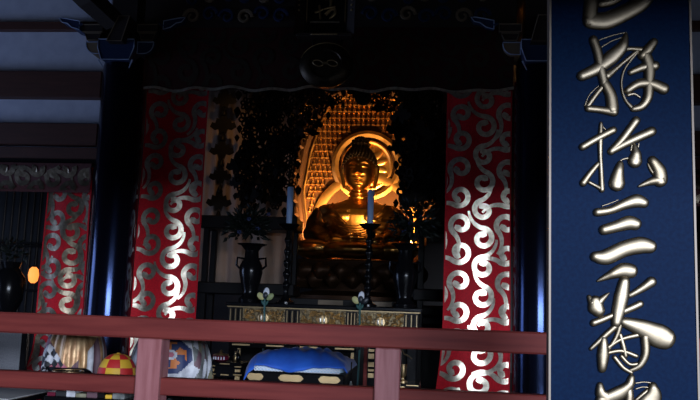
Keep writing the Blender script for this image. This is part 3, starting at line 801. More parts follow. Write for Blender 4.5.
# ------------------------------------------------------------------ hanging metal ornaments
random.seed(11)
def medal(n=6, r=.07):
    mb = MB()
    for k in range(n):
        a_ = 2*PI*k/n
        mb.tube([(math.cos(a_)*r*(.55+.42*math.cos(b_)) - math.sin(a_)*r*.30*math.sin(b_), 0, math.sin(a_)*r*(.55+.42*math.cos(b_))+math.cos(a_)*r*.30*math.sin(b_)) for b_ in [2*PI*j/10 for j in range(10)]], .010, 5, closed=True)
    mb.lathe([(.002, -.012), (.022, -.008), (.022, .008), (.002, .012)], 0, 0, 8); return mb
ME_medal = medal().mesh('medallion', 'dark_metal')
mb = MB(); mb.lathe([(.034, -.05), (.036, -.045), (.024, -.01), (.016, .02), (.004, .03)], 0, 0, 10); mb.tube([(0, 0, -.05), (0, 0, -.075)], .008, 6); mb.ell((0, 0, -.082), (.013, .013, .016), 8, 6)
ME_bell = mb.mesh('bell', 'dark_metal')
mb = MB(); mb.prism([(0, -.085), (.022, -.05), (.04, -.012), (.022, .012), (.006, .03), (-.006, .03), (-.022, .012), (-.04, -.012), (-.022, -.05)], -.006, .006)
ME_leaf = mb.mesh('leaf_plate', 'dark_metal', smooth=False)
mb = MB()
crown = [(-.14, -.02), (-.12, .03), (-.085, .02), (-.075, .075), (-.04, .06), (-.03, .11), (0, .14), (.03, .11), (.04, .06), (.075, .075), (.085, .02), (.12, .03), (.14, -.02), (.09, -.055), (.05, -.045), (.03, -.10), (0, -.07), (-.03, -.10), (-.05, -.045), (-.09, -.055)]
mb.prism(crown, -.006, .006); ME_crown = mb.mesh('crown_plate', 'dark_metal', smooth=False)
def inst(me, name, p, t, sc_=1, rz=0, ry=0):
    o = bpy.data.objects.new(name, me); col.objects.link(o); o.parent = t; o.location = Vector(p)-ORG[t]; o.scale = (sc_,)*3; o.rotation_euler = (0, ry, rz); return o
def ornament(px_, y0, y1, Y, label, style, sc_=1.0, wid=.05):
    top = at(px_, y0, Y); bot = at(px_, y1, Y); x = (top.x+bot.x)/2
    t = thing('hanging_ornament', label, 'ornament', (x, Y, bot.z), 'hanging metal ornaments before the statue')
    MB().tube([(x, Y, 4.75), (x, Y, bot.z)], .006, 5).part('cord', 'dark_metal', t)
    z = top.z; i = 0
    while z > bot.z+.03:
        if style == 'crown':
            inst(ME_crown, 'crown_plate', (x, Y-.01, z), t, sc_*random.uniform(.9, 1.1), random.uniform(-.3, .3))
            inst(ME_bell, 'bell', (x, Y, z-.13*sc_), t, sc_); z -= .29*sc_
        else:
            inst(ME_medal, 'medallion', (x+random.uniform(-.2, .2)*wid, Y+random.uniform(-.02, .02), z), t, sc_*random.uniform(.8, 1.35), random.uniform(-.8, .8), random.uniform(0, 1))
            for sx in (-1, 1):
                inst(random.choice((ME_leaf, ME_bell, ME_leaf, ME_crown) if sc_ > .9 else (ME_leaf, ME_bell)), 'leaf_plate', (x+sx*wid*random.uniform(.7, 1.5), Y+random.uniform(-.03, .03), z-.05*sc_+random.uniform(-.03, .03)), t, sc_*random.uniform(.6, 1.1)*.9, random.uniform(-.9, .9))
            z -= .135*sc_*random.uniform(.85, 1.2)
        i += 1
ornament(222, 100, 205, 8.6, 'string of dark crown-shaped plates before the plain beige curtain', 'crown', 1.0)
LB = 'dark openwork metal pendant string on the beige curtain side of the statue'
LR = 'dark openwork metal pendant string between the statue and right banner'
LT = 'short dark pendant string hanging before the top of the mandorla'
for k, a_ in enumerate([(244, 88, 205), (256, 88, 208), (268, 90, 190), (279, 90, 208), (291, 90, 200), (274, 150, 206), (250, 150, 208)]): ornament(*a_, 7.62+.135*k, LB, 'medal', 1.05, .07)
ornament(303, 88, 122, 8.72, LB, 'medal', 1.0, .06)
for k, a_ in enumerate([(409, 92, 200), (425, 92, 206), (434, 110, 206), (415, 90, 206), (440, 128, 204), (419, 130, 208), (430, 92, 190), (412, 92, 175)]): ornament(*a_, 7.55+.165*k, LR, 'medal', 1.15, .08)
for k, a_ in enumerate([(322, 86, 112), (337, 86, 104), (350, 86, 100), (376, 86, 101), (386, 86, 112), (400, 86, 126), (309, 86, 140)]): ornament(*a_, 8.95+.11*k, LT, 'medal', 1.0, .06)
# round ring pendant in front of the mandorla top
p = at(363, 97, 8.8)
t = thing('ring_pendant', 'round dark ring pendant before the top of the mandorla', 'ornament', (p.x, 8.8, p.z-.12))
MB().tube([(p.x+.085*math.cos(2*PI*k/24), 8.8, p.z+.085*math.sin(2*PI*k/24)) for k in range(24)], .014, 8, closed=True).part('ring', 'bronze', t)
MB().ell((p.x, 8.8, p.z), (.072, .02, .072), 18, 10).part('disc', 'dark_metal', t)
MB().tube([(p.x, 8.8, p.z+.085), (p.x, 8.8, 4.75)], .006, 6).part('cord', 'dark_metal', t)

# ------------------------------------------------------------------ altar table
AY = 6.95
ax0, ax1 = at(229, 310, AY).x, at(418.5, 313, AY).x
az = at(322, 306.5, AY).z; azb = at(322, 328.5, AY).z
t = thing('altar_table', 'long black altar table with three gold carved apron panels', 'table', ((ax0+ax1)/2, AY+.35, FZ))
MB().box(ax0-.03, ax1+.03, AY-.03, AY+.75, az-.02, az+.012, bev=.006).part('table_top', 'lacquer', t, False)
MB().box(ax0, ax1, AY, AY+.70, azb-.02, az-.02).part('apron', 'lacquer_dull', t, False)
MB().box(ax0-.015, ax1+.015, AY-.012, AY, az-.032, az-.022).part('gold_moulding', 'bronze_line', t, False)
MB().box(ax0-.015, ax1+.015, AY-.014, AY, azb-.016, azb-.004).part('gold_moulding', 'gold_fitting', t, False)
random.seed(5)
for (pa, pb) in ((243, 285), (300, 346), (357, 404)):
    xa, xb = at(pa, 318, AY).x, at(pb, 318, AY).x
    pn = MB().box(xa, xb, AY-.010, AY, azb, az-.035).part('carved_panel', 'gold_relief', t, False)
    mb = MB()
    for k in range(120):
        x = random.uniform(xa+.012, xb-.012); z = random.uniform(azb+.014, az-.05); r_ = random.uniform(.006, .014)
        mb.tube([(x+r_*(1-.5*j/7)*math.cos(j*.9), AY-.014-random.random()*.004, z+r_*(1-.5*j/7)*math.sin(j*.9)) for j in range(8)], .0045, 4)
    mb.part('scroll_relief', 'gold_fitting', pn, kind='stuff')
    xm = (xa+xb)/2; zm = (azb+az-.035)/2
    mb = MB(); mb.lathe([(.050, 0), (.050, .010), (.043, .014), (.040, .008), (.004, .012)], 0, 0, 24); mb.v = [(xm+x, AY-.012-z, zm-.005+y) for x, y, z in mb.v]
    cr = mb.part('crest_disc', 'gold_fitting', pn)
    for sx in (-1, 1):
        mb = MB(); mb.ell((xm+sx*.016, AY-.026, zm-.005), (.011, .010, .034), 10, 8); mb.part('crest_leaf', 'foil', cr)
for (pa, pb) in ((229.5, 242), (286, 299), (347, 356), (405, 418)):
    for k in range(5):
        p = pa+1.2+(pb-pa-2.4)*k/4; x = at(p, 318, AY).x
        MB().box(x-.006, x+.006, AY-.02, AY, azb+.004, az-.045, bev=.003).part('slat', 'bronze_line' if k % 2 == 0 else 'lacquer', t, False)
for x in (ax0+.01, ax1-.09):
    for y in (AY+.01, AY+.60): MB().box(x, x+.08, y, y+.08, FZ, azb-.02, bev=.006).part('leg', 'lacquer', t, False)
MB().box(ax0+.05, ax1-.05, AY+.15, AY+.17, FZ+.1, azb-.02).part('back_panel', 'lacquer_dull', t, False)
ATOP = az+.012
# narrow raised step on the altar with gold plates
t = thing('altar_step', 'narrow black step with small gold plates on the altar table', 'shelf', ((ax0+ax1)/2, AY+.60, ATOP))
zs2 = at(322, 299, AY+.5).z
MB().box(ax0+.05, ax1-.05, AY+.5, AY+.72, ATOP, zs2, bev=.004).part('body', 'lacquer_dull', t, False)
for (pa, pb) in ((237, 250), (318, 343), (368, 392), (402, 416)):
    xa, xb = at(pa, 303, AY+.5).x, at(pb, 303, AY+.5).x
    MB().box(max(xa, ax0+.06), min(xb, ax1-.06), AY+.494, AY+.5, ATOP+.006, zs2-.008, bev=.002).part('gold_plate', 'paint_ochre', t, False)

# candles and candlesticks
for i, (px_, lab) in enumerate(((289, 'beside the beige curtain side of the altar'), (370, 'in front of the statue chest'))):
    Y = 7.32; p = at(px_, 224, Y); zc0 = p.z; zc1 = at(px_-1, 187 if i == 0 else 190, Y).z; x = p.x; hgt = zc0-ATOP
    t = thing('candlestick', 'tall black candlestick '+lab, 'candlestick', (x, Y, ATOP))
    MB().lathe([(.085, ATOP), (.085, ATOP+.02), (.05, ATOP+.035), (.03, ATOP+.07)], x, Y, 24).part('base', 'lacquer', t)
    pr = [(.03, ATOP+.07), (.022, ATOP+.10)]
    for k in range(5):
        z = ATOP+.13+k*(hgt-.22)/5; pr += [(.020, z), (.034, z+.03), (.036, z+.05), (.020, z+.075)]
    pr += [(.018, zc0-.06)]
    MB().lathe(pr, x, Y, 20).part('stem', 'lacquer', t)
    MB().lathe([(.02, zc0-.065), (.06, zc0-.045), (.098, zc0-.012), (.102, zc0-.004), (.09, zc0-.012), (.03, zc0-.02)], x, Y, 24).part('drip_dish', 'lacquer', t)
    c = thing('candle', 'pale bluish tall candle '+lab, 'candle', (x, Y, zc0-.02))
    MB().lathe([(.024, zc0-.018), (.027, zc0), (.031, zc1-.01), (.027, zc1), (.006, zc1+.002)], x, Y, 20).part('wax', 'candle', c)
    MB().tube([(x, Y, zc1), (x+.002, Y, zc1+.025)], .004, 6).part('wick', 'bud_dark', c)

# vases with dark leafy arrangements
def leaf_cloud(c, rx, rz, n, seed, size=.05, tips=()):
    rnd = random.Random(seed); mb = MB(); stems = MB()
    for k in range(n):
        a_ = rnd.uniform(0, 2*PI); q = rnd.random()**.5; el = rnd.uniform(-.5, 1.2)
        d_ = Vector((math.cos(a_)*math.cos(el), .6*math.sin(a_)*math.cos(el), math.sin(el))); p = Vector(c)+Vector((d_.x*rx*q, d_.y*rx*q, d_.z*rz*q))
        s_ = size*rnd.uniform(.6, 1.3); t1 = (d_+Vector((rnd.uniform(-.6, .6), rnd.uniform(-.6, .6), rnd.uniform(-.5, .5)))).normalized(); t2 = t1.cross(Vector((rnd.random()-.5, rnd.random()-.5, rnd.random()-.5))).normalized()
        nn = t1.cross(t2)*s_*.12
        mb.add([p, p+t1*s_*.5+t2*s_*.28, p+t1*s_*1.25, p+t1*s_*.5-t2*s_*.28, p+t1*s_*.55+nn, p+t1*s_*.55-nn], [(0, 1, 4), (1, 2, 4), (2, 3, 4), (3, 0, 4), (1, 0, 5), (2, 1, 5), (3, 2, 5), (0, 3, 5)])
        if k % 9 == 0: stems.tube([Vector(c)-Vector((0, 0, rz*.5)), Vector(c)+(p-Vector(c))*.5, p], .006, 5)
    return mb, stems
for i, (px_, lab) in enumerate(((251, 'in front of the beige curtain'), (405, 'next to the right-hand pendant strings'))):
    Y = 7.08; x = at(px_, 270, Y).x; zt = at(px_, 244, Y).z; H = zt-ATOP
    v = thing('altar_vase', 'dark flared altar vase of leafy branches '+lab, 'vase', (x, Y, ATOP))
    MB().lathe([(.095, ATOP), (.10, ATOP+.03), (.07, ATOP+.06), (.062, ATOP+.10), (.085, ATOP+.17), (.105, ATOP+.27), (.10, ATOP+.33), (.065, ATOP+.40), (.06, zt-.06), (.10, zt-.015), (.135, zt), (.13, zt-.008), (.05, zt-.03)], x, Y, 28).part('body', 'lacquer', v)
    for sx in (-1, 1):
        MB().tube([(x+sx*.06, Y, ATOP+.39), (x+sx*.13, Y, ATOP+.40), (x+sx*.135, Y, ATOP+.33), (x+sx*.10, Y, ATOP+.30)], .011, 6).part('handle', 'lacquer', v)
    mb, st = leaf_cloud((x+(.07 if i else -.06), Y-.02, zt+.14), .21 if i else .19, .26 if i else .2, 260, 30+i, .06)
    mb.part('foliage', 'leaf_dark', v, False, kind='stuff'); st.part('stem', 'leaf_dark', v)
    rnd = random.Random(8+i)
    for k in range(4):
        pp = (x+rnd.uniform(-.16, .16), Y-rnd.uniform(.10, .16), zt+rnd.uniform(.05, .38))
        mb = MB()
        for j in range(5): mb.ell((pp[0]+.013*math.cos(j*1.257), pp[1], pp[2]+.011*math.sin(j*1.257)), (.009, .006, .007), 7, 5)
        mb.part('blossom', 'patch_navy', v)

# artificial lotus sprigs in front of the altar table
for px_, yy, Y, lab, cs in ((265, 296, 6.80, 'white and yellow lotus sprig over the first carved panel', ('petal_yellow', 'petal_white', 'petal_green', 'bud_dark')),
                         (360, 300, 6.80, 'white lotus sprig with dark bud over the end carved panel', ('petal_yellow', 'petal_white', 'bud_dark', 'bud_dark'))):
    p = at(px_, yy, Y); zb3 = at(px_, 314, Y).z
    t = thing('lotus_sprig', lab, 'flower', (p.x, Y, FZ))
    MB().tube([(p.x, Y, FZ+.08), (p.x+.01, Y, 1.0), (p.x, Y, p.z-.02)], .009, 6).part('stem', 'stem_green', t)
    MB().lathe([(.05, FZ), (.06, FZ+.05), (.035, FZ+.12), (.03, FZ+.16)], p.x, Y, 16).part('holder', 'lacquer', t)
    def petal(dx, dz, an, L_, W_, m, dy=0):
        mb = MB(); mb.ell((0, 0, L_/2), (W_, .012, L_/2), 10, 8)
        ca, sa = math.cos(an), math.sin(an)
        mb.v = [(p.x+dx+x*ca+z*sa, Y+y+dy, p.z+dz-x*sa+z*ca) for x, y, z in mb.v]; mb.part('petal', m, t)
    petal(-.012, -.03, -.75, .075, .026, cs[0]); petal(.004, -.02, .12, .095, .026, cs[1]); petal(.015, -.03, .85, .075, .026, cs[2]); petal(.006, -.025, .05, .06, .022, cs[3], -.02)
    for sx in (-1, 1): petal(sx*.005, -.08, sx*.5, .05, .012, 'stem_green', .005)

# ------------------------------------------------------------------ lower offering table (gold edged) before the altar
LY = 6.3
zl = at(300, 345.5, LY).z
lx0, lx1 = at(231, 345, LY).x, at(356, 347, LY).x
t = thing('offering_table', 'low black offering table with gold edge fittings behind the blue cloth', 'table', ((lx0+lx1)/2, LY+.2, FZ))
MB().box(lx0, lx1, LY, LY+.4, zl-.035, zl, bev=.005).part('table_top', 'lacquer', t, False)
for pa, pb in ((232, 250), (266, 284), (300, 318), (335, 354)):
    xa, xb = at(pa, 346, LY).x, at(pb, 346, LY).x; MB().box(max(xa, lx0), min(xb, lx1), LY-.005, LY+.02, zl-.019, zl-.004, bev=.002).part('edge_fitting', 'gold_fitting', t, False)
for x in (lx0+.02, (lx0+lx1)/2, lx1-.07):
    lg = MB().box(x, x+.05, LY+.02, LY+.07, FZ, zl-.035, bev=.004).part('leg', 'lacquer', t, False)
    MB().box(x+.03, x+.055, LY+.012, LY+.03, zl-.14, zl-.04, bev=.002).part('leg_fitting', 'gold_fitting', lg, False)
for k, pp in enumerate((243, 257, 261, 264, 281, 292, 323, 347)):
    q = at(pp, 342, LY+.08)
    mb = MB().lathe([(.018, zl), (.024, zl+.008), (.008, zl+.02), (.022, zl+.035), (.026, zl+.05), (.02, zl+.054)], q.x, LY+.08, 14)
    mb.solo('offering_cup', 'gold_fitting', 'tiny gilt offering cup on the low black offering table', 'cup', group='offering cups on the low table')

# ------------------------------------------------------------------ priest seat with blue cloth
SYt = 5.35
bx_0, bx_1 = at(247, 378, SYt-.3).x, at(344, 380, SYt-.3).x
zc = at(300, 373.5, SYt-.3).z
yf, yb = SYt-.30, SYt+.30
t = thing('ritual_bench', 'black low ritual bench with gilt plates and pale blue cushion', 'bench', ((bx_0+bx_1)/2, SYt, FZ))
MB().box(bx_0, bx_1, yf, yb, zc-.085, zc, bev=.006).part('seat_box', 'lacquer', t, False)
MB().box(bx_0-.012, bx_1+.012, yf-.012, yb+.012, FZ, FZ+.05, bev=.006).part('base_frame', 'lacquer', t, False)
for pa, pb in ((247.5, 263), (279, 303), (319, 340)):
    xa, xb = at(pa, 376, yf).x, at(pb, 376, yf).x; zA, zB = at((pa+pb)/2, 380.5, yf).z, at((pa+pb)/2, 374.8, yf).z
    zA = zc-.052; zB = zc-.010
    pts = []
    for k in range(24):
        a_ = 2*PI*k/24; lob = 1+.06*math.cos(6*a_)
        c, s_ = math.cos(a_), math.sin(a_); q = (abs(c)**4+abs(s_)**4)**-.25
        pts.append(((xa+xb)/2+(xb-xa)/2*c*q*lob, (zA+zB)/2+(zB-zA)/2*s_*q*lob))
    MB().prism(pts, yf-.006, yf, 0).part('gilt_plate', 'gold_fitting', t, False)
for x in [bx_0+.02+k*(bx_1-bx_0-.05)/5 for k in range(6)]:
    MB().box(x, x+.03, yf+.01, yf+.04, FZ+.05, zc-.085, bev=.003).part('leg', 'lacquer', t, False)
    MB().box(x, x+.03, yb-.04, yb-.01, FZ+.05, zc-.085, bev=.003).part('leg', 'lacquer', t, False)
MB().box(bx_0+.03, bx_1-.03, yf+.06, yf+.07, FZ+.05, zc-.085).part('inner_panel', 'lacquer_dull', t, False)
# cushion with ring pattern
ch = .048
def rbox(u, v, x0, x1, y0, y1, z0, z1):
    a_ = 2*PI*u; b_ = PI*(v-.5); e1, e2 = .25, .35
    f = lambda w_, e: math.copysign(abs(w_)**e, w_)
    return ((x0+x1)/2+(x1-x0)/2*f(math.cos(a_), e1)*f(math.cos(b_), e2), (y0+y1)/2+(y1-y0)/2*f(math.sin(a_), e1)*f(math.cos(b_), e2), (z0+z1)/2+(z1-z0)/2*f(math.sin(b_), e2))
cu = MB().grid(lambda u, v: rbox(u, v, bx_0+.015, bx_1-.01, yf+.012, yb-.01, zc, zc+ch), 72, 16).part('cushion', 'pale_blue', t)
mb = MB()
for k in range(26):
    xk = bx_0+.05+k*(bx_1-bx_0-.09)/25
    for zz in (.015, .034):
        mb.tube([(xk+.009*math.cos(2*PI*j/8), yf+.008, zc+zz+.008*math.sin(2*PI*j/8)) for j in range(8)], .003, 4, closed=True)
mb.part('ring_pattern', 'pale_white', cu, kind='stuff')
# blue cloth thrown over the cushion
W = bx_1-bx_0; peak = at(300, 349.5, SYt).z
def cloth(u, v):
    x = bx_0-.012+(W+.03)*u; y = yf-.03+(yb-yf+.06)*v
    ex = abs(2*u-1)
    prof_ = (1-ex**3.2)*.62 + .38*(1-ex**8)
    top = zc+ch+.004+(peak-zc-ch)*prof_*(.25+.75*math.sin(PI*min(1, v*1.15+.12))**.7)
    wr = .010*math.sin(13*u+9*v+3*math.sin(7*v+4*u))+.007*math.sin(27*u-14*v+2*math.sin(9*u))+.004*math.sin(47*u+23*v)
    z = top+wr*(1-ex**6)
    # front hem: higher at the two sides, lowest toward the middle
    if v < .16:
        f = 1-v/.16
        hem = zc+.042 - .036*math.exp(-((u-.45)/.17)**2) + .002*math.sin(u*40)
        if u < .10: hem = zc-.045*(1-u/.10)+.02
        hem = max(hem, zc-.03) if u > .1 else hem
        z = z*(1-f**1.5)+hem*f**1.5
        y = yf-.03+.02*math.sin(u*20+1)*.4 + (yb-yf+.06)*v*.8
    if ex > .93: z -= (ex-.93)/.07*.03
    return (x, y, max(z, zc+.006) if v > .2 and .03 < u < .97 else z)
mb = MB().grid(cloth, 110, 44)
o = mb.solo('blue_cloth', 'blue_cloth', 'crumpled bright blue cloth thrown over the ritual bench', 'cloth', org=((bx_0+bx_1)/2, SYt, zc-.05), ang=180)
sd = o.modifiers.new('thickness', 'SOLIDIFY'); sd.thickness = .006; sd.offset = 1

# ------------------------------------------------------------------ small side table with red jar
TY = 5.5
tx0, tx1 = at(209.5, 370, TY).x, at(240, 370, TY).x; tz = at(225, 362.5, TY).z
t = thing('side_table', 'small black side table with gilt leg fittings beside the blue cloth', 'table', ((tx0+tx1)/2, TY+.12, FZ))
MB().box(tx0-.01, tx1+.01, TY-.01, TY+.25, tz-.022, tz, bev=.004).part('table_top', 'lacquer', t, False)
MB().box(tx0+.01, tx1-.01, TY+.004, TY+.02, tz-.10, tz-.022, bev=.003).part('apron', 'lacquer', t, False)
MB().box((tx0+tx1)/2-.03, (tx0+tx1)/2+.03, TY-.002, TY+.01, tz-.088, tz-.078, bev=.002).part('gilt_plate', 'gold_fitting', t, False)
MB().box((tx0+tx1)/2-.035, (tx0+tx1)/2+.035, TY-.014, TY+.0, tz-.013, tz-.004, bev=.002).part('gilt_plate', 'gold_fitting', t, False)
for x in (tx0, tx1-.03):
    lg = MB().box(x, x+.03, TY, TY+.03, FZ, tz-.022, bev=.003).part('leg', 'lacquer', t, False)
    for za, zb4, w_ in ((tz-.012, tz-.030, .012), (tz-.062, tz-.042, .008), (tz-.085, tz-.075, .018), (tz-.125, tz-.088, .006)):
        MB().box(x-w_+.003, x+.027+w_, TY-.006, TY+.003, min(za, zb4), max(za, zb4), bev=.002).part('leg_fitting', 'gold_fitting', lg, False)
    MB().box(x, x+.03, TY+.21, TY+.24, FZ, tz-.022, bev=.003).part('leg', 'lacquer', t, False)
q = at(221, 357, TY+.1)
t = thing('incense_jar', 'dark red lidded jar with gilt knob on the small side table', 'jar', (q.x, TY+.1, tz))
MB().lathe([(.035, tz), (.055, tz+.012), (.06, tz+.03), (.052, tz+.042)], q.x, TY+.1, 20).part('body', 'red_lacquer', t)
MB().lathe([(.054, tz+.042), (.05, tz+.05), (.02, tz+.056)], q.x, TY+.1, 20).part('lid', 'gold_fitting', t)
MB().lathe([(.006, tz+.056), (.012, tz+.066), (.006, tz+.078), (.001, tz+.082)], q.x, TY+.1, 10).part('knob', 'gold_fitting', t)
for k in range(5):
    a_ = -PI/2-.7+k*.33; MB().box(q.x+.06*math.cos(a_)-.004, q.x+.06*math.cos(a_)+.004, TY+.1+.062*math.sin(a_)-.002, TY+.1+.062*math.sin(a_)+.002, tz+.014, tz+.034).part('white_band', 'petal_white', t, False)
for pp, hh, m_, lab in ((235.5, .07, 'gold_fitting', 'slim gilt flask on the small side table'), (238, .085, 'lacquer', 'slim dark flask on the small side table')):
    q = at(pp, 357, TY+.15); 
    mb = MB().lathe([(.012, tz), (.018, tz+.01), (.018, tz+hh*.5), (.006, tz+hh*.72), (.006, tz+hh*.9), (.011, tz+hh)], q.x, TY+.15, 12); mb.solo('flask', m_, lab, 'flask')

# ------------------------------------------------------------------ gilt cabinet edge and things right of the blue cloth
CY = 5.6
q0, q1 = at(369, 350, CY), at(420, 350, CY)
t = thing('ritual_cabinet', 'tall black ritual cabinet with stacked gilt corner plates behind the railing post', 'cabinet', ((q0.x+q1.x)/2-.09, CY+.15, FZ))
cxa, cxb = q0.x, at(394, 350, CY).x
MB().box(cxa, cxb, CY, CY+.3, FZ, at(372, 345, CY).z, bev=.004).part('body', 'lacquer', t, False)
for ya, yb_ in ((349, 352), (353.5, 359), (362, 367), (369, 371.5), (373, 378)):
    MB().box(cxa-.003, cxa+.038, CY-.005, CY+.02, at(372, yb_, CY).z, at(372, ya, CY).z, bev=.002).part('corner_plate', 'gold_fitting', t, False)
q = at(365, 370, 5.3)
MB().box(q.x-.012, q.x+.012, 5.3, 5.324, FZ, at(365, 343, 5.3).z, bev=.003).solo('wooden_pole', 'rail_wood', 'thin red-brown upright pole beside the blue cloth', 'pole', smooth=False)
q = at(351, 380, 4.9); zz = at(351, 388, 4.9).z
t = thing('hand_bell', 'small silver-tipped hand bell on a black stand beside the blue cloth', 'bell', (q.x, 4.9, FZ))
MB().lathe([(.05, FZ), (.05, FZ+.02), (.012, FZ+.05), (.012, zz-.02), (.035, zz-.01), (.035, zz)], q.x, 4.9, 16).part('stand', 'lacquer', t)
MB().lathe([(.014, zz), (.013, zz+.012), (.006, zz+.03), (.003, zz+.04)], q.x, 4.9, 12).part('bell_cup', 'silver', t)
MB().tube([(q.x, 4.9, zz+.04), (q.x, 4.9, at(351, 362, 4.9).z)], .004, 6).part('handle', 'lacquer', t)
# low table right of the post with a gilt cup and curved gilt stem
LTY = 5.5
ya = at(408, 384, LTY).z; xa, xb = at(394, 386, LTY).x, at(420, 386, LTY).x
t = thing('low_stand', 'low black stand with gilt corner plate between post and right banner', 'stand', ((xa+xb)/2, LTY+.15, FZ))
MB().box(xa, xb, LTY, LTY+.3, ya-.055, ya, bev=.004).part('top_board', 'lacquer', t, False)
MB().box(xa+.02, xb-.02, LTY+.02, LTY+.28, FZ, ya-.055, bev=.004).part('body', 'lacquer_dull', t, False)
MB().box(xa+.02, at(405, 388, LTY).x, LTY-.005, LTY+.01, at(400, 391.5, LTY).z, at(400, 386, LTY).z, bev=.002).part('gilt_plate', 'gold_fitting', t, False)
MB().box(at(406, 388, LTY).x, xb-.01, LTY-.003, LTY+.004, ya-.012, ya-.006).part('edge_line', 'gold_fitting', t, False)
q = at(403, 373, LTY+.12)
t = thing('gilt_cup', 'tall gilt cup on the low black stand', 'cup', (q.x, LTY+.12, ya))
MB().lathe([(.03, ya), (.03, ya+.008), (.01, ya+.02), (.01, ya+.03)], q.x, LTY+.12, 16).part('foot', 'gold_fitting', t)
MB().lathe([(.01, ya+.03), (.022, ya+.045), (.024, ya+.09), (.028, ya+.12), (.024, ya+.118), (.018, ya+.06)], q.x, LTY+.12, 16).part('bowl', 'gold_fitting', t)
qq = at(409, 359, LTY+.18)
t = thing('lotus_stand', 'curved gilt lotus stem in a black holder on the low stand', 'ornament', (at(398, 383, LTY+.18).x, LTY+.18, ya))
MB().lathe([(.02, ya), (.024, ya+.02), (.012, ya+.05)], at(398, 383, LTY+.18).x, LTY+.18, 12).part('holder', 'lacquer', t)
MB().tube([at(398, 376, LTY+.18), at(399, 366, LTY+.18), at(400, 354, LTY+.18), at(402.5, 350, LTY+.18), at(404, 354, LTY+.18), at(409, 356.5, LTY+.18), at(412, 359, LTY+.18)], [.003, .003, .004, .005, .005, .005, .003], 6).part('stem', 'gold_fitting', t)
MB().tube([at(399, 362, LTY+.18), at(398, 354, LTY+.18), at(400, 352, LTY+.18)], [.002, .004, .002], 6).part('leaf', 'gold_fitting', t)

# ------------------------------------------------------------------ left foreground: covered drums, cushion, screen
def cover(name, label, px_, py_top, py_hem, half_px, Y, patches, matfn, folds, seed, corner=0, nose=0):
    c = at(px_, (py_top+py_hem)/2, Y); zt = at(px_, py_top, Y).z; zh = at(px_, py_hem, Y).z; rad = half_px*Y/800/ .99
    t = thing(name, label, 'drum', (c.x, Y, FZ))
    MB().lathe([(rad*.75, FZ), (rad*.75, FZ+.03), (rad*.4, FZ+.06), (rad*.4, zh-.09), (rad*.8, zh-.05), (rad*.86, zh-.02)], c.x, Y, 24).part('stand', 'lacquer', t)
    MB().lathe([(rad*.80, zh-.02), (rad*.84, zh+.01), (rad*.78, (zh+zt)/2), (rad*.5, zt-.03), (.01, zt-.015)], c.x, Y, 24).part('drum_body', 'lacquer_dull', t)
    rnd = random.Random(seed)
    def S(u, v):
        a_ = 2*PI*u-PI/2
        r_ = rad*(math.sin(min(1, v*1.15)*PI/2)**.8)
        z = zt-(zt-zh)*(max(0, v-.28)/.72)**1.15
        fo = v**1.5*rad*(.055*math.sin(a_*folds+seed)+.035*math.sin(a_*(folds*2+1)+seed*2))
        r_ = r_+fo
        z -= corner*v**3*(zt-zh)*max(0, math.cos(2*a_+nose))**2*.5
        return (c.x+r_*math.cos(a_), Y+r_*math.sin(a_)*.9, z)
    g = MB().grid(S, 240, 70, matfn)
    o = g.part('cover', patches, t, ang=180)
    sd = o.modifiers.new('thickness', 'SOLIDIFY'); sd.thickness = .004; sd.offset = 1
    return t
def m_gold(u, v):
    # diamonds of white / black / pink toward the banner, gold elsewhere
    uu = u if u < .5 else u-1
    if v > 1.02-2.9*abs(uu-.035) and v > .45:
        if uu > .035: return (1, 4, 0)[int(uu*24) % 3]
        k = (int((uu+1)*24+v*5)+int(v*8-(uu+1)*17)) % 6; return (1, 2, 3, 4, 1, 2)[k]
    return 0
cover('covered_drum', 'drum under a draped bronze-gold brocade cloth beside the side banner', 76, 322, 366, 30, 5.05, ['brocade_gold', 'patch_white', 'patch_black', 'patch_pink', 'patch_purple'], m_gold, 9, 3, corner=.5, nose=.2)
def m_patch(u, v):
    uu = (u if u < .5 else u-1)
    # rosette in local coordinates on the front of the cover
    x = (uu-.045)*10.5; y = (v-.66)*4.6
    d = max(abs(x), abs(y), (abs(x)+abs(y))*.74)
    if d < .28: return 0 if d > .14 else 5
    if d < .62: a_ = int((math.atan2(y, x)+PI)/(2*PI)*8); return 6 if a_ % 2 else 4
    if d < .95: a_ = int((math.atan2(y, x)+PI)/(2*PI)*8+.5); return 4 if a_ % 2 else (6 if d < .72 else 4)
    if d < 1.6 and uu < .14 and uu > -.04: return 0
    if v > .9 and uu > -.03 and uu < .1: return (0, 7, 5, 0)[int(u*90) % 4]
    k = (int(uu*34+v*5.5)+2*int(v*4.2-uu*9)) % 7
    return (1, 0, 2, 1, 3, 1, 0)[k]
cover('covered_drum', 'drum under a grey patchwork cloth with a navy and orange rosette', 171, 326, 382, 40, 4.95, ['patch_white', 'patch_grey', 'patch_olive', 'patch_purple', 'patch_navy', 'patch_pink', 'patch_orange', 'pale_blue'], m_patch, 7, 5, corner=.15)
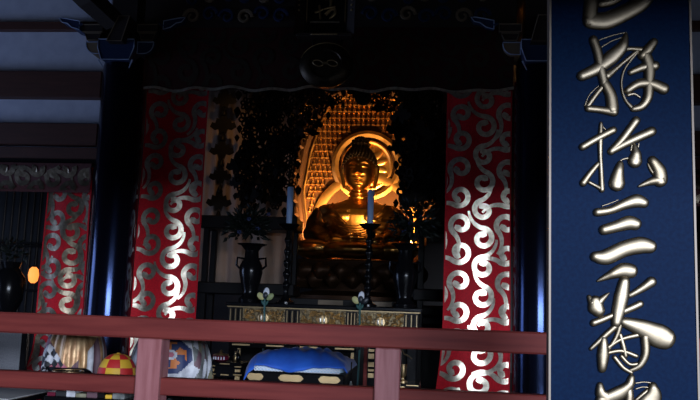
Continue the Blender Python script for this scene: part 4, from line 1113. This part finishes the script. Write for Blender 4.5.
# checkered cushion
c = at(117, 372, 4.62); zt = at(117, 353.5, 4.62).z; zh = at(117, 382, 4.62).z; rad = 19*4.62/800
t = thing('bell_cushion', 'domed red and yellow checked cushion between the two covered drums', 'cushion', (c.x, 4.62, FZ))
MB().lathe([(rad*.8, FZ), (rad*.8, FZ+.03), (rad*.35, FZ+.05), (rad*.35, zh-.04), (rad*.95, zh-.02), (rad*.95, zh)], c.x, 4.62, 24).part('stand', 'lacquer', t)
def cush(u, v):
    a_ = 2*PI*u; b_ = v*PI*.62
    return (c.x+rad*math.sin(b_)**.85*math.cos(a_)*1.03, 4.62+rad*math.sin(b_)**.85*math.sin(a_), zh+.035+(zt-zh-.035)*math.cos(b_))
MB().grid(cush, 96, 42, lambda u, v: (int(u*8+.3)+int(v*4.2+.5)) % 2).part('cushion_cover', ['patch_red', 'patch_yellow'], t)
MB().ell((c.x, 4.62, zt), (.012, .012, .006), 10, 6).part('button', 'patch_yellow', t)
# black bell bowl with gold rim under the brocade
q = at(68, 374, 4.75); zr = at(68, 371, 4.75).z; rr = 15*4.75/800
t = thing('bell_bowl', 'black bowl bell with thin gold rim under the brocade cloth', 'bell', (q.x, 4.75, FZ))
MB().lathe([(rr*.9, FZ), (rr*.9, FZ+.03), (rr*.3, FZ+.06), (rr*.3, zr-.11), (rr*.7, zr-.10)], q.x, 4.75, 20).part('stand', 'lacquer', t)
MB().lathe([(rr*.5, zr-.10), (rr*.9, zr-.06), (rr, zr), (rr*.95, zr), (rr*.8, zr-.05), (.01, zr-.08)], q.x, 4.75, 28).part('bowl', 'lacquer', t)
MB().tube([(q.x+rr*math.cos(2*PI*k/32), 4.75+rr*math.sin(2*PI*k/32), zr) for k in range(32)], .004, 6, closed=True).part('gold_rim', 'gold_fitting', t)
# grey woven standing screen
Y = 5.6; xs_ = at(21, 350, Y).x
t = thing('standing_screen', 'grey woven standing screen with black frame at the railing end', 'screen', (xs_-.3, Y, FZ))
zt = at(10, 331, Y).z
MB().box(xs_-.75, xs_, Y, Y+.02, FZ+.05, zt).part('woven_panel', 'grey_weave', t, False)
for x in (xs_-.79, xs_): MB().box(x, x+.042, Y-.012, Y+.032, FZ, zt+.04, bev=.004).part('upright', 'lacquer', t, False)
MB().box(xs_-.79, xs_+.042, Y-.01, Y+.03, zt, zt+.03, bev=.004).part('top_bar', 'lacquer', t, False)
# sutra desk with mat at the lower left
Y0 = 4.2
za = at(20, 392, 4.55).z
pA, pB = at(-60, 400, 4.3), at(44, 394, 4.75)
t = thing('sutra_desk', 'low black sutra desk with grey mat behind the railing end', 'desk', (-2.6, 4.6, FZ))
MB().box(-3.3, -2.24, 4.15, 4.75, za-.035, za-.005, bev=.004).part('desk_top', 'lacquer', t, False)
MB().box(-3.28, -2.26, 4.22, 4.73, za-.005, za).part('mat', 'desk_mat', t, False)
for x in (-3.27, -2.30):
    for y in (4.18, 4.68): MB().box(x, x+.04, y, y+.04, FZ, za-.035).part('leg', 'lacquer', t, False)
# small sutra stand with folded books behind the lower rail
Y = 4.08; x0_, x1_ = at(44, 396, Y).x, at(128, 396, Y).x; zq = at(86, 398, Y).z
t = thing('book_stand', 'low black book stand with red sides below the lower rail', 'stand', ((x0_+x1_)/2, Y+.1, FZ))
MB().box(x0_, x1_, Y, Y+.2, zq-.03, zq, bev=.003).part('top_board', 'lacquer', t, False)
for x in (x0_+.01, x1_-.04): MB().box(x, x+.03, Y+.02, Y+.2, FZ, zq-.03).part('side_panel', 'red_lacquer', t, False)
random.seed(3)
xk = x0_+.01; k = 0
while xk < x1_-.05:
    w_ = random.uniform(.035, .07); m_, nm = [('red_lacquer', 'dark red'), ('patch_black', 'black'), ('patch_white', 'white'), ('patch_olive', 'olive'), ('patch_purple', 'purple'), ('lacquer_dull', 'glossy black'), ('patch_yellow', 'yellow'), ('patch_grey', 'grey'), ('patch_navy', 'navy'), ('patch_pink', 'pink')][k % 10]
    MB().box(xk, xk+w_, Y+.01, Y+.17, zq, zq+.02+.010*(k % 3), bev=.003).solo('sutra_book', m_, 'thin %s sutra book lying on the low black book stand' % nm, 'book', smooth=False, group='sutra books on the book stand')
    xk += w_+.003; k += 1

# ------------------------------------------------------------------ side bay interior: gilt lattice and lantern
Y = 8.4
lx = [at(p_, 250, Y).x for p_ in (-6, 1.5, 9, 16, 23, 30, 37, 44)]
t = thing('lattice_screen', 'dark lattice screen with thin gilt bars beside the side banner', 'screen', ((lx[0]+lx[-1])/2, Y, FZ))
ztop, zbot = at(20, 196, Y).z+.3, FZ
for x in lx:
    MB().box(x-.006, x+.006, Y-.006, Y+.006, zbot, ztop).part('bar', 'bronze', t, False)
for yy in (243, 246, 290): z = at(20, yy, Y).z; MB().box(lx[0]-.3, lx[-1]+.1, Y-.02, Y+.02, z-.012, z+.012).part('cross_bar', 'lacquer', t, False)
MB().box(lx[0]-.3, lx[-1]+.1, Y+.05, Y+.08, zbot, ztop).part('back_panel', 'lacquer_dull', t, False)
q = at(33.5, 275, 8.1)
t = thing('hanging_lantern', 'small glowing orange lantern beside the narrow side banner', 'lantern', (q.x, 8.1, q.z-.09))
MB().lathe([(.02, q.z-.085), (.045, q.z-.06), (.055, q.z), (.045, q.z+.06), (.02, q.z+.085)], q.x, 8.1, 14).part('paper_shade', 'lantern_glow', t)
MB().lathe([(.022, q.z+.083), (.03, q.z+.088), (.012, q.z+.10)], q.x, 8.1, 12).part('cap', 'lacquer', t)
MB().tube([(q.x, 8.1, q.z+.10), (q.x, 8.1, 4.75)], .004, 5).part('cord', 'lacquer', t)
q = at(8, 300, 7.7)
t = thing('dark_urn', 'dark glossy urn standing before the gilt lattice screen', 'urn', (q.x, 7.7, FZ))
zu = at(8, 262, 7.7).z
MB().lathe([(.13, FZ), (.13, FZ+.08), (.06, FZ+.13), (.06, 1.15), (.10, 1.2)], q.x, 7.7, 20).part('stand', 'lacquer', t)
MB().lathe([(.08, 1.2), (.14, 1.32), (.15, zu-.16), (.08, zu-.06), (.10, zu)], q.x, 7.7, 20).part('body', 'lacquer', t)
mb, st = leaf_cloud((q.x, 7.7, zu+.08), .16, .14, 70, 77, .06); mb.part('foliage', 'leaf_dark', t, False, kind='stuff')
